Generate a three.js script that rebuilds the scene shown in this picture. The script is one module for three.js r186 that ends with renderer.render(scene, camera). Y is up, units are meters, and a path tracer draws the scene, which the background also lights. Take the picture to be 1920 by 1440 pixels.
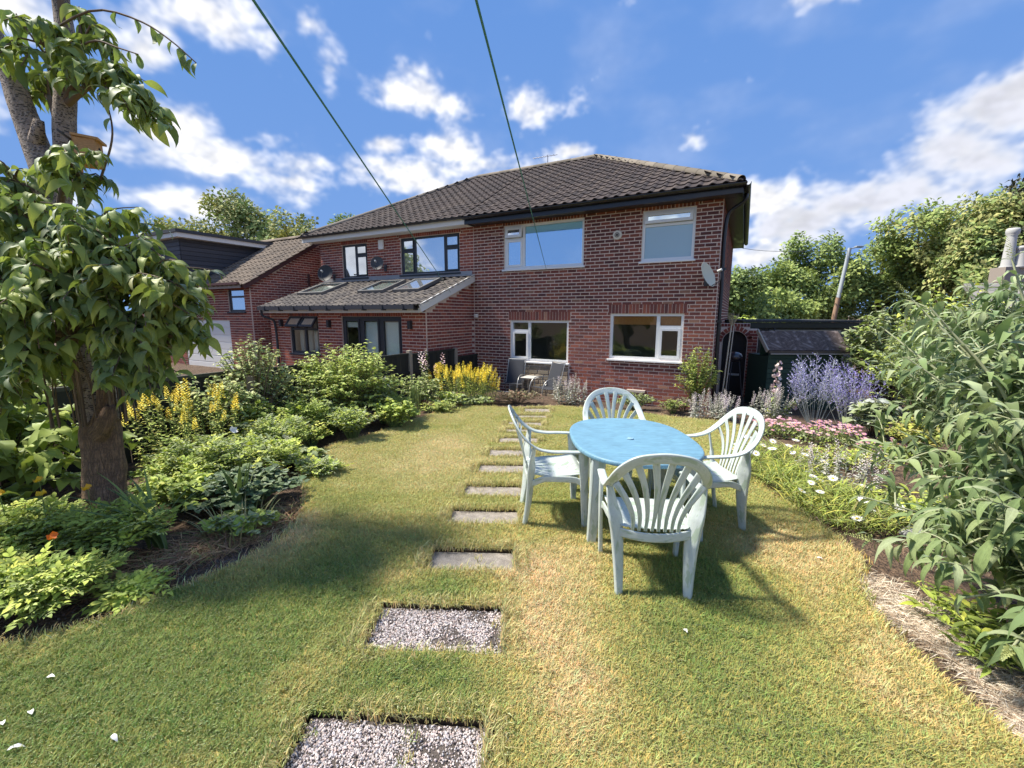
import * as THREE from 'three';
import { ImprovedNoise } from 'three/addons/math/ImprovedNoise.js';
import { mergeGeometries, mergeVertices, toCreasedNormals } from 'three/addons/utils/BufferGeometryUtils.js';
import { RoundedBoxGeometry } from 'three/addons/geometries/RoundedBoxGeometry.js';

// ---------------------------------------------------------------- camera, sky, sun, exposure
const scene = new THREE.Scene();
const camera = new THREE.PerspectiveCamera(83.4, 4 / 3, 0.05, 900);
camera.position.set(0, 1.75, 0);
camera.rotation.set(THREE.MathUtils.degToRad(-9.16), 0, 0);
const EXPOSURE = 2.6;
const renderer = new THREE.WebGLRenderer({ antialias: true });
renderer.setSize(1024, 768);
renderer.toneMapping = THREE.LinearToneMapping;
renderer.toneMappingExposure = EXPOSURE;
renderer.shadowMap.enabled = true;

const SUN = new THREE.Vector3(-0.548, 0.815, -0.105).normalize();
const sun = new THREE.DirectionalLight(new THREE.Color(1.0, 0.93, 0.81), 3.2);
sun.position.copy(SUN).multiplyScalar(40); sun.castShadow = true; sun.shadow.radius = 11;
sun.shadow.mapSize.set(2048, 2048);
Object.assign(sun.shadow.camera, { left: -25, right: 25, top: 25, bottom: -25, near: 1, far: 100 });
scene.add(sun); scene.add(sun.target);

function rng(seed) { let a = seed >>> 0; return () => { a = (a + 0x6D2B79F5) | 0; let t = Math.imul(a ^ (a >>> 15), 1 | a); t = (t + Math.imul(t ^ (t >>> 7), 61 | t)) ^ t; return ((t ^ (t >>> 14)) >>> 0) / 4294967296; }; }
const PN = new ImprovedNoise();
const noise = (x, y = 0, z = 0) => PN.noise(x, y, z);
const fbm = (x, y, z, o = 4) => { let s = 0, a = 0.5; for (let i = 0; i < o; i++) { s += a * PN.noise(x, y, z); x *= 2.03; y *= 2.03; z *= 2.03; a *= 0.5; } return s; };
const lerp = (a, b, t) => a + (b - a) * t;
const clamp = (x, a = 0, b = 1) => Math.min(b, Math.max(a, x));
const smooth = (a, b, x) => { const t = clamp((x - a) / (b - a)); return t * t * (3 - 2 * t); };
const V = (x, y, z) => new THREE.Vector3(x, y, z);

// sky: clear blue air with scattered fair-weather cloud. Banks are given as azimuth, elevation, half width, half height in degrees.
{
  const banks = [[-32.1, 27.3, 5.2, 2.2, 1], [-37.5, 23.5, 2.8, 2.8, .95], [-31.6, 15.3, 8, 3, 1.15], [-36.8, 17.8, 4.6, 2.2, 1.05], [-40.9, 14.9, 3.4, 1.8, 1], [-26.1, 14.5, 3.6, 1.3, 1], [-34.3, 11.2, 6, 2.2, 1.1],
    [-10.9, 24.0, 5.4, 2.2, 1.05], [2.6, 23.3, 4.6, 2.7, .95], [-6.6, 19.3, 4.2, 2.0, 1], [-15.4, 19.3, 2.2, 1.3, .9], [-12.8, 15.7, 6.2, 2.0, 1.15], [-0.7, 17.7, 7, 1.6, 1], [7.6, 19.0, 2.8, .9, .9], [21.3, 19.2, 2.2, 1.3, .8],
    [-20.9, 25.4, 1.3, 2, .75], [-23.0, 28.9, 1.6, 1.3, .8], [44.1, 13.8, 5.6, 3.6, 1.05, .8], [48.0, 15.8, 5, 3.4, 1.05, .8], [37.8, 10.9, 6, 2.6, 1.05, .8], [32.6, 9.3, 5, 2.4, 1.05, .8], [28.6, 12.4, 3.7, 2.5, 1.1], [29.3, 6.4, 4.6, 2.0, 1.1], [42.0, 11.2, 5.5, 3.2, 1.05, .8], [30.6, 28.8, 4.2, 1.1, .7],
    [-48, 9, 5, 2.4, 1], [-24, 8, 6, 1.6, 1], [20, 5.5, 7, 1.4, .9], [-46, 24, 3, 3, .9], [17, 34, 6, 3, .95], [-14, 38, 6, 3, .9]];
  const r = rng(41);
  for (let i = 0; i < 95; i++) {        // the same broken cloud all round
    const az = 52 + r() * 256, el = 5 + 55 * Math.pow(r(), 1.5);
    const s = 0.7 + r() * 0.9; if (az > 216 && az < 250 && el < 19) { r(); r(); r(); continue; }
    banks.push([az > 180 ? az - 360 : az, el, (4.5 + 3 * r()) * s / Math.max(0.35, Math.cos(el * Math.PI / 180)), (1.6 + 1.8 * r()) * s, 0.85 + 0.3 * r(), r() * r()]);
  }
  for (let i = 0; i < 14; i++) banks.push([-50 + r() * 100, 42 + 40 * r(), 7 + 5 * r(), 2 + 2.5 * r(), 0.8 + 0.3 * r()]);
  const W = 2048, H = 1024, data = new Float32Array(W * H * 4);
  const cell = Array.from({ length: 72 }, () => []);       // banks by five-degree sector
  banks.forEach(b => { for (let k = 0; k < 72; k++) { let d = Math.abs(((k * 5 + 2.5 - 180) - b[0] + 540) % 360 - 180); if (d < b[2] * 2 + 3) cell[k].push(b); } });
  for (let j = 0; j < H; j++) {
    const el = ((j + 0.5) / H - 0.5) * 180, e = el * Math.PI / 180;
    for (let i = 0; i < W; i++) {
      const phi = ((i + 0.5) / W - 0.5) * 2 * Math.PI;     // atan2(z, x)
      const x = Math.cos(e) * Math.cos(phi), z = Math.cos(e) * Math.sin(phi), y = Math.sin(e);
      const az = Math.atan2(x, -z) * 180 / Math.PI;
      const t = Math.pow(clamp(y), 0.52);
      let c = [lerp(0.110, 0.040, t), lerp(0.190, 0.110, t), lerp(0.36, 0.295, t)];
      if (el < 0) { const g = smooth(0, -8, el); c = [lerp(c[0], .12, g), lerp(c[1], .14, g), lerp(c[2], .09, g)]; }
      else {
        let f = 0, veil = 0;
        for (const b of cell[Math.floor((az + 180) / 5) % 72]) {
          const da = ((az - b[0] + 540) % 360 - 180) / b[2], de = (el - b[1]) / b[3];
          const q = da * da + de * de * (de < 0 ? 1.7 : 1);
          if (q < 4) { const v = b[4] * (1 - Math.sqrt(q) * 0.5); if (v > f) { f = v; veil = b[5] ?? 0.15; } }
        }
        const n = fbm(x * 9 + 3, y * 15, z * 9, 6), n2 = fbm(x * 26, y * 34 + 7, z * 26, 4);
        const n3 = fbm(x * 60 + n * 2, y * 95 + 11, z * 60, 3);
        let d = f * 1.2 - 0.55 + n * 1.0 + n2 * 0.46 + n3 * 0.26;
        const thin = smooth(0.02, 0.5, fbm(x * 5 + 20, y * 9, z * 5, 5) + 0.08) * 0.10;
        const a = Math.max(smooth(-0.16, 0.66, d), thin * smooth(0, 12, el));
        const deep = smooth(0.15, 0.75, d + n2 * 0.3);
        const w = [lerp(.48, .27, deep * veil), lerp(.48, .28, deep * veil), lerp(.49, .33, deep * veil)].map(v => v * (0.80 + 0.34 * clamp(0.5 + n2 * 1.5 + n3)));
        c = c.map((v, k) => lerp(v, w[k], a * 0.96));
      }
      const o = (j * W + i) * 4; data[o] = c[0] * .96; data[o + 1] = c[1] * .95; data[o + 2] = c[2] * .93; data[o + 3] = 1;
    }
  }
  const sky = new THREE.DataTexture(data, W, H, THREE.RGBAFormat, THREE.FloatType);
  sky.mapping = THREE.EquirectangularReflectionMapping; sky.magFilter = THREE.LinearFilter; sky.minFilter = THREE.LinearFilter; sky.needsUpdate = true;
  scene.background = sky; scene.environment = sky;
}

// ---------------------------------------------------------------- helpers
const taken = new Map();
function numbered(name) { const n = taken.get(name) ?? 0; taken.set(name, n + 1); return n ? `${name}_${String(n).padStart(3, '0')}` : name; }
function thing(name, label, category, pos = [0, 0, 0], turn = 0, group) {
  const o = new THREE.Group(); o.name = numbered(name); o.position.set(...pos); o.rotation.y = turn;
  o.userData = { label, category }; if (group) o.userData.group = group; scene.add(o); return o;
}
function mesh(name, geo, m, parent) { const o = new THREE.Mesh(geo, m); o.name = name; o.castShadow = o.receiveShadow = true; (parent ?? scene).add(o); return o; }
function structure(name, geo, m) { const o = mesh(name, geo, m); o.userData.kind = 'structure'; return o; }
const lin = c => new THREE.Color().setRGB(c[0], c[1], c[2]);
function std(c, roughness = 0.8, o = {}) { return new THREE.MeshStandardMaterial({ color: lin(c), roughness, metalness: 0, ...o }); }
function phys(c, roughness = 0.8, o = {}) { return new THREE.MeshPhysicalMaterial({ color: lin(c), roughness, metalness: 0, ...o }); }
const box = (w, h, d, x = 0, y = 0, z = 0) => new THREE.BoxGeometry(w, h, d).translate(x, y, z);
const rbox = (w, h, d, r, x = 0, y = 0, z = 0, s = 2) => new RoundedBoxGeometry(w, h, d, s, r).translate(x, y, z);
const prep = g => { const q = g.index ? g.toNonIndexed() : g; for (const k of Object.keys(q.attributes)) if (!['position', 'normal', 'uv'].includes(k)) q.deleteAttribute(k); return q; };
const merge = list => mergeGeometries(list.map(prep), false);
// stuff part: many copies of one small shape
function copies(name, geo, m, mats, cols, parent) {
  const o = new THREE.InstancedMesh(geo, m, mats.length); o.name = name; o.castShadow = o.receiveShadow = true;
  const c = new THREE.Color();
  mats.forEach((M, i) => { o.setMatrixAt(i, M); if (cols) o.setColorAt(i, c.setRGB(...cols[i])); });
  o.userData.kind = 'stuff'; (parent ?? scene).add(o); return o;
}
// texture from a function (u, v in 0..1) -> [r, g, b] in sRGB 0..1 or a grey number
function texture(n, fn, srgb = true, repeat) {
  const d = new Uint8Array(n * n * 4);
  for (let j = 0; j < n; j++) for (let i = 0; i < n; i++) {
    const c = fn(i / n, j / n), o = (j * n + i) * 4, q = Array.isArray(c) ? c : [c, c, c];
    for (let k = 0; k < 3; k++) d[o + k] = clamp(q[k]) * 255; d[o + 3] = 255;
  }
  const t = new THREE.DataTexture(d, n, n, THREE.RGBAFormat); t.wrapS = t.wrapT = THREE.RepeatWrapping; t.magFilter = THREE.LinearFilter; t.minFilter = THREE.LinearFilter;
  if (srgb) t.colorSpace = THREE.SRGBColorSpace; if (repeat) t.repeat.set(...repeat); t.needsUpdate = true; return t;
}
// noise that tiles over 0..1
const tn = (u, v, f, s = 0) => { const a = u * 2 * Math.PI, b = v * 2 * Math.PI, k = f / (2 * Math.PI); return PN.noise(Math.cos(a) * k + s + 9, Math.sin(a) * k + Math.cos(b) * k * 1.0 + 31 + s, Math.sin(b) * k + 57); };
// uv in metres from position, by the way a face looks
function metricUV(g, scale = 1) {
  const q = g.index ? g.toNonIndexed() : g, p = q.attributes.position, n = q.attributes.normal, uv = new Float32Array(p.count * 2);
  for (let i = 0; i < p.count; i++) {
    const ax = Math.abs(n.getX(i)), ay = Math.abs(n.getY(i)), az = Math.abs(n.getZ(i));
    const [a, b] = ay >= ax && ay >= az ? [p.getX(i), p.getZ(i)] : ax > az ? [p.getZ(i), p.getY(i)] : [p.getX(i), p.getY(i)];
    uv[i * 2] = a / scale; uv[i * 2 + 1] = b / scale;
  }
  q.setAttribute('uv', new THREE.BufferAttribute(uv, 2)); return q;
}
function geom(pos, idx, uv) {
  const g = new THREE.BufferGeometry(); g.setAttribute('position', new THREE.Float32BufferAttribute(pos, 3));
  g.setAttribute('uv', new THREE.Float32BufferAttribute(uv ?? new Array(pos.length / 3 * 2).fill(0), 2)); g.setIndex(idx); g.computeVertexNormals(); return g;
}
// a bar of rounded-rectangle section swept along a smooth path. at(t) -> {w, h, side} with side the direction of its width
function sweep(pts, at, N = 24, cap = true, M = 10) {
  const curve = pts.length > 2 ? new THREE.CatmullRomCurve3(pts, false, 'centripetal') : new THREE.LineCurve3(pts[0], pts[1]);
  const pos = [], idx = [], uv = []; let len = 0, last = null;
  const ring = []; for (let k = 0; k < M; k++) { const a = (k / M) * 2 * Math.PI + Math.PI / M, c = Math.cos(a), s = Math.sin(a), e = 0.55; ring.push([Math.sign(c) * Math.pow(Math.abs(c), e), Math.sign(s) * Math.pow(Math.abs(s), e)]); }
  for (let i = 0; i <= N; i++) {
    const t = i / N, p = curve.getPoint(t), T = curve.getTangent(t).normalize(), q = at(t);
    const S = q.side.clone().addScaledVector(T, -q.side.dot(T)).normalize(), U = T.clone().cross(S);
    if (last) len += p.distanceTo(last); last = p.clone();
    for (let k = 0; k < M; k++) { const v = p.clone().addScaledVector(S, ring[k][0] * q.w / 2).addScaledVector(U, ring[k][1] * q.h / 2); pos.push(v.x, v.y, v.z); uv.push(k / M, len); }
  }
  for (let i = 0; i < N; i++) for (let k = 0; k < M; k++) { const a = i * M + k, b = i * M + (k + 1) % M; idx.push(a, b, a + M, b, b + M, a + M); }
  if (cap) for (const e of [0, N]) { const c = pos.length / 3, p = curve.getPoint(e / N); pos.push(p.x, p.y, p.z); uv.push(.5, 0); for (let k = 0; k < M; k++) { const a = e * M + k, b = e * M + (k + 1) % M; e ? idx.push(a, b, c) : idx.push(b, a, c); } }
  const g = geom(pos, idx, uv);
  return g;
}
// round limb along points with radii
function limb(pts, radii, M = 8, N, bumpy = 0, seed = 0) {
  const curve = pts.length > 2 ? new THREE.CatmullRomCurve3(pts, false, 'centripetal') : new THREE.LineCurve3(pts[0], pts[1]);
  N = N ?? Math.max(2, (pts.length - 1) * 3); const pos = [], idx = [], uv = []; let len = 0, last = null, S = null;
  for (let i = 0; i <= N; i++) {
    const t = i / N, p = curve.getPoint(t), T = curve.getTangent(t).normalize();
    if (!S) { S = Math.abs(T.y) > 0.9 ? V(1, 0, 0) : V(0, 1, 0); } S = S.clone().addScaledVector(T, -S.dot(T)).normalize(); const U = T.clone().cross(S);
    const f = t * (radii.length - 1), k0 = Math.min(radii.length - 2, Math.floor(f)), R0 = lerp(radii[k0], radii[k0 + 1], f - k0);
    if (last) len += p.distanceTo(last); last = p.clone();
    for (let k = 0; k <= M; k++) { const a = k % M / M * 2 * Math.PI, rr = R0 * (1 + bumpy * noise(Math.cos(a) * 1.6 + seed, len * 4, Math.sin(a) * 1.6)); const v = p.clone().addScaledVector(S, Math.cos(a) * rr).addScaledVector(U, Math.sin(a) * rr); pos.push(v.x, v.y, v.z); uv.push(k / M * Math.max(1, Math.round(2 * Math.PI * radii[0] / 0.3)), len / 0.3); }
  }
  for (let i = 0; i < N; i++) for (let k = 0; k < M; k++) { const a = i * (M + 1) + k, b = a + 1; idx.push(a, b, a + M + 1, b, b + M + 1, a + M + 1); }
  const c = pos.length / 3, p = curve.getPoint(1); pos.push(p.x, p.y, p.z); uv.push(.5, len); for (let k = 0; k < M; k++) idx.push(N * (M + 1) + k, N * (M + 1) + k + 1, c);
  const g = geom(pos, idx, uv); const nn = g.attributes.normal;      // close the seam
  for (let i = 0; i <= N; i++) { const a = i * (M + 1), b = a + M, n = V(nn.getX(a) + nn.getX(b), nn.getY(a) + nn.getY(b), nn.getZ(a) + nn.getZ(b)).normalize(); nn.setXYZ(a, n.x, n.y, n.z); nn.setXYZ(b, n.x, n.y, n.z); }
  return g;
}
// a leaf along +y, its upper face towards +z
function leafGeo(L, W, { seg = 4, fold = 0.25, droop = 0.25, p = 0.85, tip = 1, wave = 0, base = 0.04 } = {}) {
  const pos = [], idx = [], uv = [];
  for (let i = 0; i <= seg; i++) {
    const t = i / seg, w = W / 2 * Math.max(i === seg ? 0.0 : base, Math.pow(Math.sin(Math.PI * Math.pow(t, p)), tip)), a = droop * t * t;
    const y = L * t * Math.cos(a * 0.9), z = -L * t * Math.sin(a), k = wave * Math.sin(i * 2.4) * W;
    pos.push(-w, y, z + fold * w + k, 0, y, z, w, y, z + fold * w - k); uv.push(0, t, .5, t, 1, t);
    if (i) { const o = (i - 1) * 3; idx.push(o, o + 1, o + 3, o + 1, o + 4, o + 3, o + 1, o + 2, o + 4, o + 2, o + 5, o + 4); }
  }
  return geom(pos, idx, uv);
}
const _x = new THREE.Vector3(), _y = new THREE.Vector3(), _z = new THREE.Vector3();
// leaf at p pointing along d, face turned up, rolled a little
function place(p, d, size = 1, roll = 0, up = V(0, 1, 0)) {
  _y.copy(d).normalize(); _z.copy(up).addScaledVector(_y, -up.dot(_y)); if (_z.lengthSq() < 1e-4) _z.set(0.3, 0, 1).addScaledVector(_y, -_y.z); _z.normalize(); _x.crossVectors(_y, _z);
  const c = Math.cos(roll), s = Math.sin(roll), X = _x.clone().multiplyScalar(c).addScaledVector(_z, s), Z = _z.clone().multiplyScalar(c).addScaledVector(_x, -s);
  const m = new THREE.Matrix4().makeBasis(X.multiplyScalar(size), _y.clone().multiplyScalar(size), Z.multiplyScalar(size)); m.setPosition(p); return m;
}
const leafy = (rough = 0.85, tr = 0.3, coat = 0) => phys([1, 1, 1], rough, { transmission: tr, thickness: 0, side: THREE.DoubleSide, clearcoat: coat, clearcoatRoughness: 0.45 });
const vary = (r, c, k = 0.25) => { const f = 1 + (r() - 0.5) * 2 * k, h = (r() - 0.5) * k * 0.5; return [clamp(c[0] * f * (1 + h)), clamp(c[1] * f), clamp(c[2] * f * (1 - h))]; };
const pick = (r, list) => list[Math.floor(r() * list.length)];

// ---------------------------------------------------------------- ground, lawn outline, stepping stones (places)
const HC = V(4.342, 0, -9.312), YAW = 28 * Math.PI / 180;                 // near corner of the house, turn of its garden front
const HU = V(-Math.cos(YAW), 0, -Math.sin(YAW)), HN = V(-Math.sin(YAW), 0, Math.cos(YAW));
const inFront = (x, z) => (x - HC.x) * HN.x + (z - HC.z) * HN.z;         // metres before the garden front
const atHouse = (s, y, off) => V(HC.x + HU.x * s + HN.x * off, y, HC.z + HU.z * s + HN.z * off);
const PATIO = -0.40;
const groundY = (x, z) => { const o = inFront(x, z), s = (x - HC.x) * HU.x + (z - HC.z) * HU.z; const step = lerp(PATIO, -0.055, smooth(0.95, 1.5, o)); return o < 2 || s > 6.2 ? step + 0.015 * noise(x * 1.3, z * 1.3) : step + 0.02 * noise(x * 1.7, 3, z * 1.7); };

const STONES = [[-0.50, -1.44, .82, .40, 3], [-0.42, -2.195, .78, .36, 2], [-0.285, -2.885, .655, .27, 1], [-0.24, -3.56, .65, .27, 1], [-0.185, -4.12, .63, .27, 2], [-0.10, -4.74, .62, .28, 2], [-0.02, -5.31, .60, .28, 3], [0.09, -5.87, .60, .24, 3], [0.17, -6.36, .58, .2, 4], [0.21, -6.80, .60, .2, 5], [0.34, -7.28, .56, .22, 4], [0.46, -7.77, .52, .34, 5]];
const lawnPts = [[-3.7, 3.2], [-3.6, 0], [-3.3, -1.5], [-2.95, -1.93], [-2.73, -2.045], [-2.34, -2.24], [-2.2, -2.45], [-2.02, -2.68], [-1.85, -3.01], [-1.8, -3.43], [-1.92, -3.86], [-2.2, -4.39], [-2.44, -4.9], [-2.44, -5.5], [-2.05, -6.16], [-1.49, -7.34], [-.83, -8.14], [0, -8.0], [.9, -8.12], [2.0, -7.7], [3.0, -7.15], [3.45, -6.9], [3.6, -6.5], [3.15, -5.6], [2.65, -4.7], [2.56, -3.9], [2.58, -3.3], [2.5, -2.87], [2.28, -2.62], [2.13, -2.26], [2.08, -1.88], [2.08, -1.6], [2.2, -1.1], [2.5, 0], [2.8, 3.2]];
const lawnCurve = new THREE.CatmullRomCurve3(lawnPts.map(p => V(p[0], 0, p[1])), false, 'centripetal').getPoints(170).map((p, i) => new THREE.Vector2(p.x + 0.018 * noise(i * 1.7, 1), -(p.z + 0.018 * noise(i * 1.9, 5))));
const inLawn = (() => { const P = lawnCurve; return (x, z) => { let c = false; const y = -z; for (let i = 0, j = P.length - 1; i < P.length; j = i++) if ((P[i].y > y) !== (P[j].y > y) && x < (P[j].x - P[i].x) * (y - P[i].y) / (P[j].y - P[i].y) + P[i].x) c = !c; return c; }; })();
const stoneTurn = k => STONES[k][4] * -0.012 - 0.03;
function inStone(x, z, pad = 0) { for (let k = 0; k < STONES.length; k++) { const [a, b, w, d] = STONES[k], t = stoneTurn(k), dx = x - a, dz = z - b, u = dx * Math.cos(t) - dz * Math.sin(t), v = dx * Math.sin(t) + dz * Math.cos(t); if (Math.abs(u) < w / 2 + pad && Math.abs(v) < d / 2 + pad) return k + 1; } return 0; }

{ // one sheet of earth out to the horizon, falling by a step to the paved strip along the house
  const axis = lim => { const a = []; for (let x = -16; x <= 16.01; x += 0.2) a.push(x); let d = 0.4, e = 16; while (e < lim) { e += d; d *= 1.35; a.push(e); a.unshift(-e); } return a; };
  const X = axis(420), Z = axis(420), pos = [], idx = [], uv = [];
  for (const z of Z) for (const x of X) { pos.push(x, groundY(x, z - 6), z - 6); uv.push(x / 1.6, z / 1.6); }
  for (let j = 0; j + 1 < Z.length; j++) for (let i = 0; i + 1 < X.length; i++) { const a = j * X.length + i, b = a + X.length; idx.push(a, b, a + 1, a + 1, b, b + 1); }
  const soil = texture(512, (u, v) => { const n = tn(u, v, 30) * .5 + tn(u, v, 90, 4) * .5 + tn(u, v, 200, 8) * .4; return [0.36 + n * .24, 0.29 + n * .2, 0.23 + n * .16]; });
  const bump = texture(512, (u, v) => 0.5 + tn(u, v, 60, 2) * .4 + tn(u, v, 160, 6) * .35, false);
  structure('ground', geom(pos, idx, uv), std([1, 1, 1], 0.95, { map: soil, bumpMap: bump, bumpScale: 0.03 }));
}
{ // the turf: a sheet with a cut edge and a sunken opening for each stone
  const sh = new THREE.Shape(lawnCurve);
  STONES.forEach(([x, z, w, d], k) => {
    const t = stoneTurn(k), r = rng(500 + k), P = []; const q = 0.012;
    const edge = [[-w / 2 - q, -d / 2 - q], [w / 2 + q, -d / 2 - q], [w / 2 + q, d / 2], [-w / 2 - q, d / 2]];
    for (let e = 0; e < 4; e++) for (let s = 0; s < 8; s++) { const A = edge[e], B = edge[(e + 1) % 4], f = s / 8, u = lerp(A[0], B[0], f) + (r() - .5) * .014, v = lerp(A[1], B[1], f) + (r() - .5) * .014; P.push(new THREE.Vector2(x + u * Math.cos(t) + v * Math.sin(t), -(z - u * Math.sin(t) + v * Math.cos(t)))); }
    sh.holes.push(new THREE.Path(P));
  });
  const g = new THREE.ExtrudeGeometry(sh, { depth: 0.07, bevelEnabled: false, curveSegments: 4 }).rotateX(-Math.PI / 2).translate(0, -0.07, 0);
  const uv = g.attributes.uv, p = g.attributes.position; for (let i = 0; i < p.count; i++) uv.setXY(i, p.getX(i) / 1.1, p.getZ(i) / 1.1);
  const thatch = texture(512, (u, v) => { const n = tn(u, v, 40) * .5 + tn(u, v, 130, 3) * .6 + tn(u, v, 260, 7) * .5; return [0.64 + n * .24, 0.58 + n * .22, 0.34 + n * .15]; });
  const cut = texture(256, (u, v) => { const n = tn(u, v, 60) * .6 + tn(u, v, 140, 3) * .6; return [0.30 + n * .15, 0.235 + n * .12, 0.17 + n * .09]; });
  const lawn = mesh('lawn', g, [std([1, 1, 1], .95, { map: thatch }), std([1, 1, 1], .95, { map: cut })]); lawn.userData.kind = 'structure';

  // grass: tufts of a few blades, straw and green mixed blade by blade
  const tuft = (seed, n, R, h) => {
    const r = rng(seed), pos = [], idx = [], col = [];
    for (let k = 0; k < n; k++) {
      const a = r() * 6.283, q = R * Math.sqrt(r()), x = Math.cos(a) * q, z = Math.sin(a) * q, hh = h * (.45 + .75 * r()), b = r() * 6.283, lean = hh * (.25 + 1.0 * r()), w = .0013 + .0012 * r();
      const dx = Math.cos(b) * lean, dz = Math.sin(b) * lean, px = -Math.sin(b) * w, pz = Math.cos(b) * w, o = pos.length / 3;
      pos.push(x - px, 0, z - pz, x + px, 0, z + pz, x + dx * .35 - px * .8, hh * .6, z + dz * .35 - pz * .8, x + dx * .35 + px * .8, hh * .6, z + dz * .35 + pz * .8, x + dx, hh * .92, z + dz);
      idx.push(o, o + 1, o + 2, o + 1, o + 3, o + 2, o + 2, o + 3, o + 4);
      const dry = r(), c = dry < .2 ? [1.5, 1.12, 1.05] : [.8 + .4 * r(), .95 + .2 * r(), .9 + .2 * r()]; for (let i = 0; i < 5; i++) col.push(...c);
    }
    const g = geom(pos, idx); g.setAttribute('color', new THREE.Float32BufferAttribute(col, 3)); return g;
  };
  // where turf has dried or stays green; chair and tree shade painted in greener
  const spots = [[.12, -2.55, .38, .55, .62], [2.1, -3.0, .5, .45, .6], [.3, -1.75, .25, .45, .4], [-.95, -5.0, .7, 1.3, .34], [1.4, -2.2, .5, .35, -.35], [1.65, -1.75, .5, .3, .25], [-1.6, -2.1, .9, .7, -.55], [-1.75, -3.2, .15, .5, .5], [-.4, -2.55, .3, .12, -.5], [-.45, -1.85, .35, .12, -.3], [-1.0, -1.9, .12, .2, .4], [-.75, -2.65, .14, .1, .45], [1.1, -1.4, .6, .4, -.1], [1.3, -2.75, .35, .25, -.45], [.5, -2.9, .2, .3, .2], [1.9, -2.0, .3, .4, .3], [.9, -1.6, .7, .35, -.22], [-2.2, -1.75, .6, .3, -.1], [-1.9, -2.9, .15, .5, .25], [2.3, -5.0, .5, 1.2, .1], [1.2, -6.3, 1.4, .9, -.02]];
  const drynessAndShade = (x, z) => { let d = .385 + .42 * fbm(x * 1.15 + 4, z * 1.15, 2, 3) + .34 * fbm(x * 4.2, z * 4.2, 7, 3); for (const [a, b, p, q, s] of spots) { const t = ((x - a) / p) ** 2 + ((z - b) / q) ** 2; d += s * Math.exp(-t * .8); } d += .2 * smooth(-3.8, -5, z); return clamp(d, 0, 1.05); };
  const green = [.225, .295, .062], mid = [.465, .44, .14], straw = [.67, .56, .30];
  const kinds = [[1, 24, .034, .027], [2, 24, .034, .030], [3, 22, .036, .023], [4, 40, .07, .022], [5, 14, .05, .045]].map(a => ({ g: tuft(...a), m: [], c: [] }));
  const r = rng(77), mtx = (x, y, z, s) => new THREE.Matrix4().compose(V(x, y, z), new THREE.Quaternion().setFromEuler(new THREE.Euler((r() - .5) * .3, r() * 6.28, (r() - .5) * .3)), V(s, s * (.8 + .4 * r()), s));
  for (let i = 0; i < 150000; i++) {
    const z = -.2 - 8.2 * Math.pow(r(), 1.55), x = -3.6 + 7.4 * r(); if (!inLawn(x, z)) continue;
    const st = inStone(x, z, z < -3.3 ? .035 : .018); if (st && !(r() < .004)) continue;
    const far = z < -3.6, k = r() < .025 ? 4 : far ? 3 : Math.floor(r() * 3), d = drynessAndShade(x, z) + (r() - .5) * .22;
    const c = d < .5 ? [0, 1, 2].map(j => lerp(green[j], mid[j], d / .5)) : [0, 1, 2].map(j => lerp(mid[j], straw[j], (d - .5) / .5));
    kinds[k].m.push(mtx(x, -.004, z, far ? 1 : .85 + .4 * r())); kinds[k].c.push(vary(r, c, .16));
  }
  for (const [x, z, w, d] of STONES) for (let i = 0; i < 210; i++) {         // longer blades hang over the cut edges
    const e = r(), px = x + (e < .5 ? (r() - .5) * w : (r() < .5 ? -1 : 1) * (w / 2 + .022)), pz = z + (e < .5 ? (r() < .6 ? -1 : 1) * (d / 2 + .026) : (r() - .5) * d);
    if (inStone(px, pz, .008)) continue;
    const dd = clamp(.35 + .5 * r()); kinds[4].m.push(mtx(px, -.005, pz, .8 + .5 * r())); kinds[4].c.push(vary(r, [0, 1, 2].map(j => lerp(green[j], straw[j], dd)), .2));
  }
  for (let i = 0; i < lawnCurve.length; i++) for (let k = 0; k < 5; k++) { const p = lawnCurve[i]; if (-p.y > -.6) continue; kinds[4].m.push(mtx(p.x + (r() - .5) * .05, -.01, -p.y + (r() - .5) * .05, .8 + .5 * r())); kinds[4].c.push(vary(r, [0, 1, 2].map(j => lerp(mid[j], straw[j], r())), .2)); }
  const blade = phys([1, 1, 1], .9, { vertexColors: true, transmission: .25, thickness: 0, side: THREE.DoubleSide });
  for (const k of kinds) copies('grass', k.g, blade, k.m, k.c, lawn);
}
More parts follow.
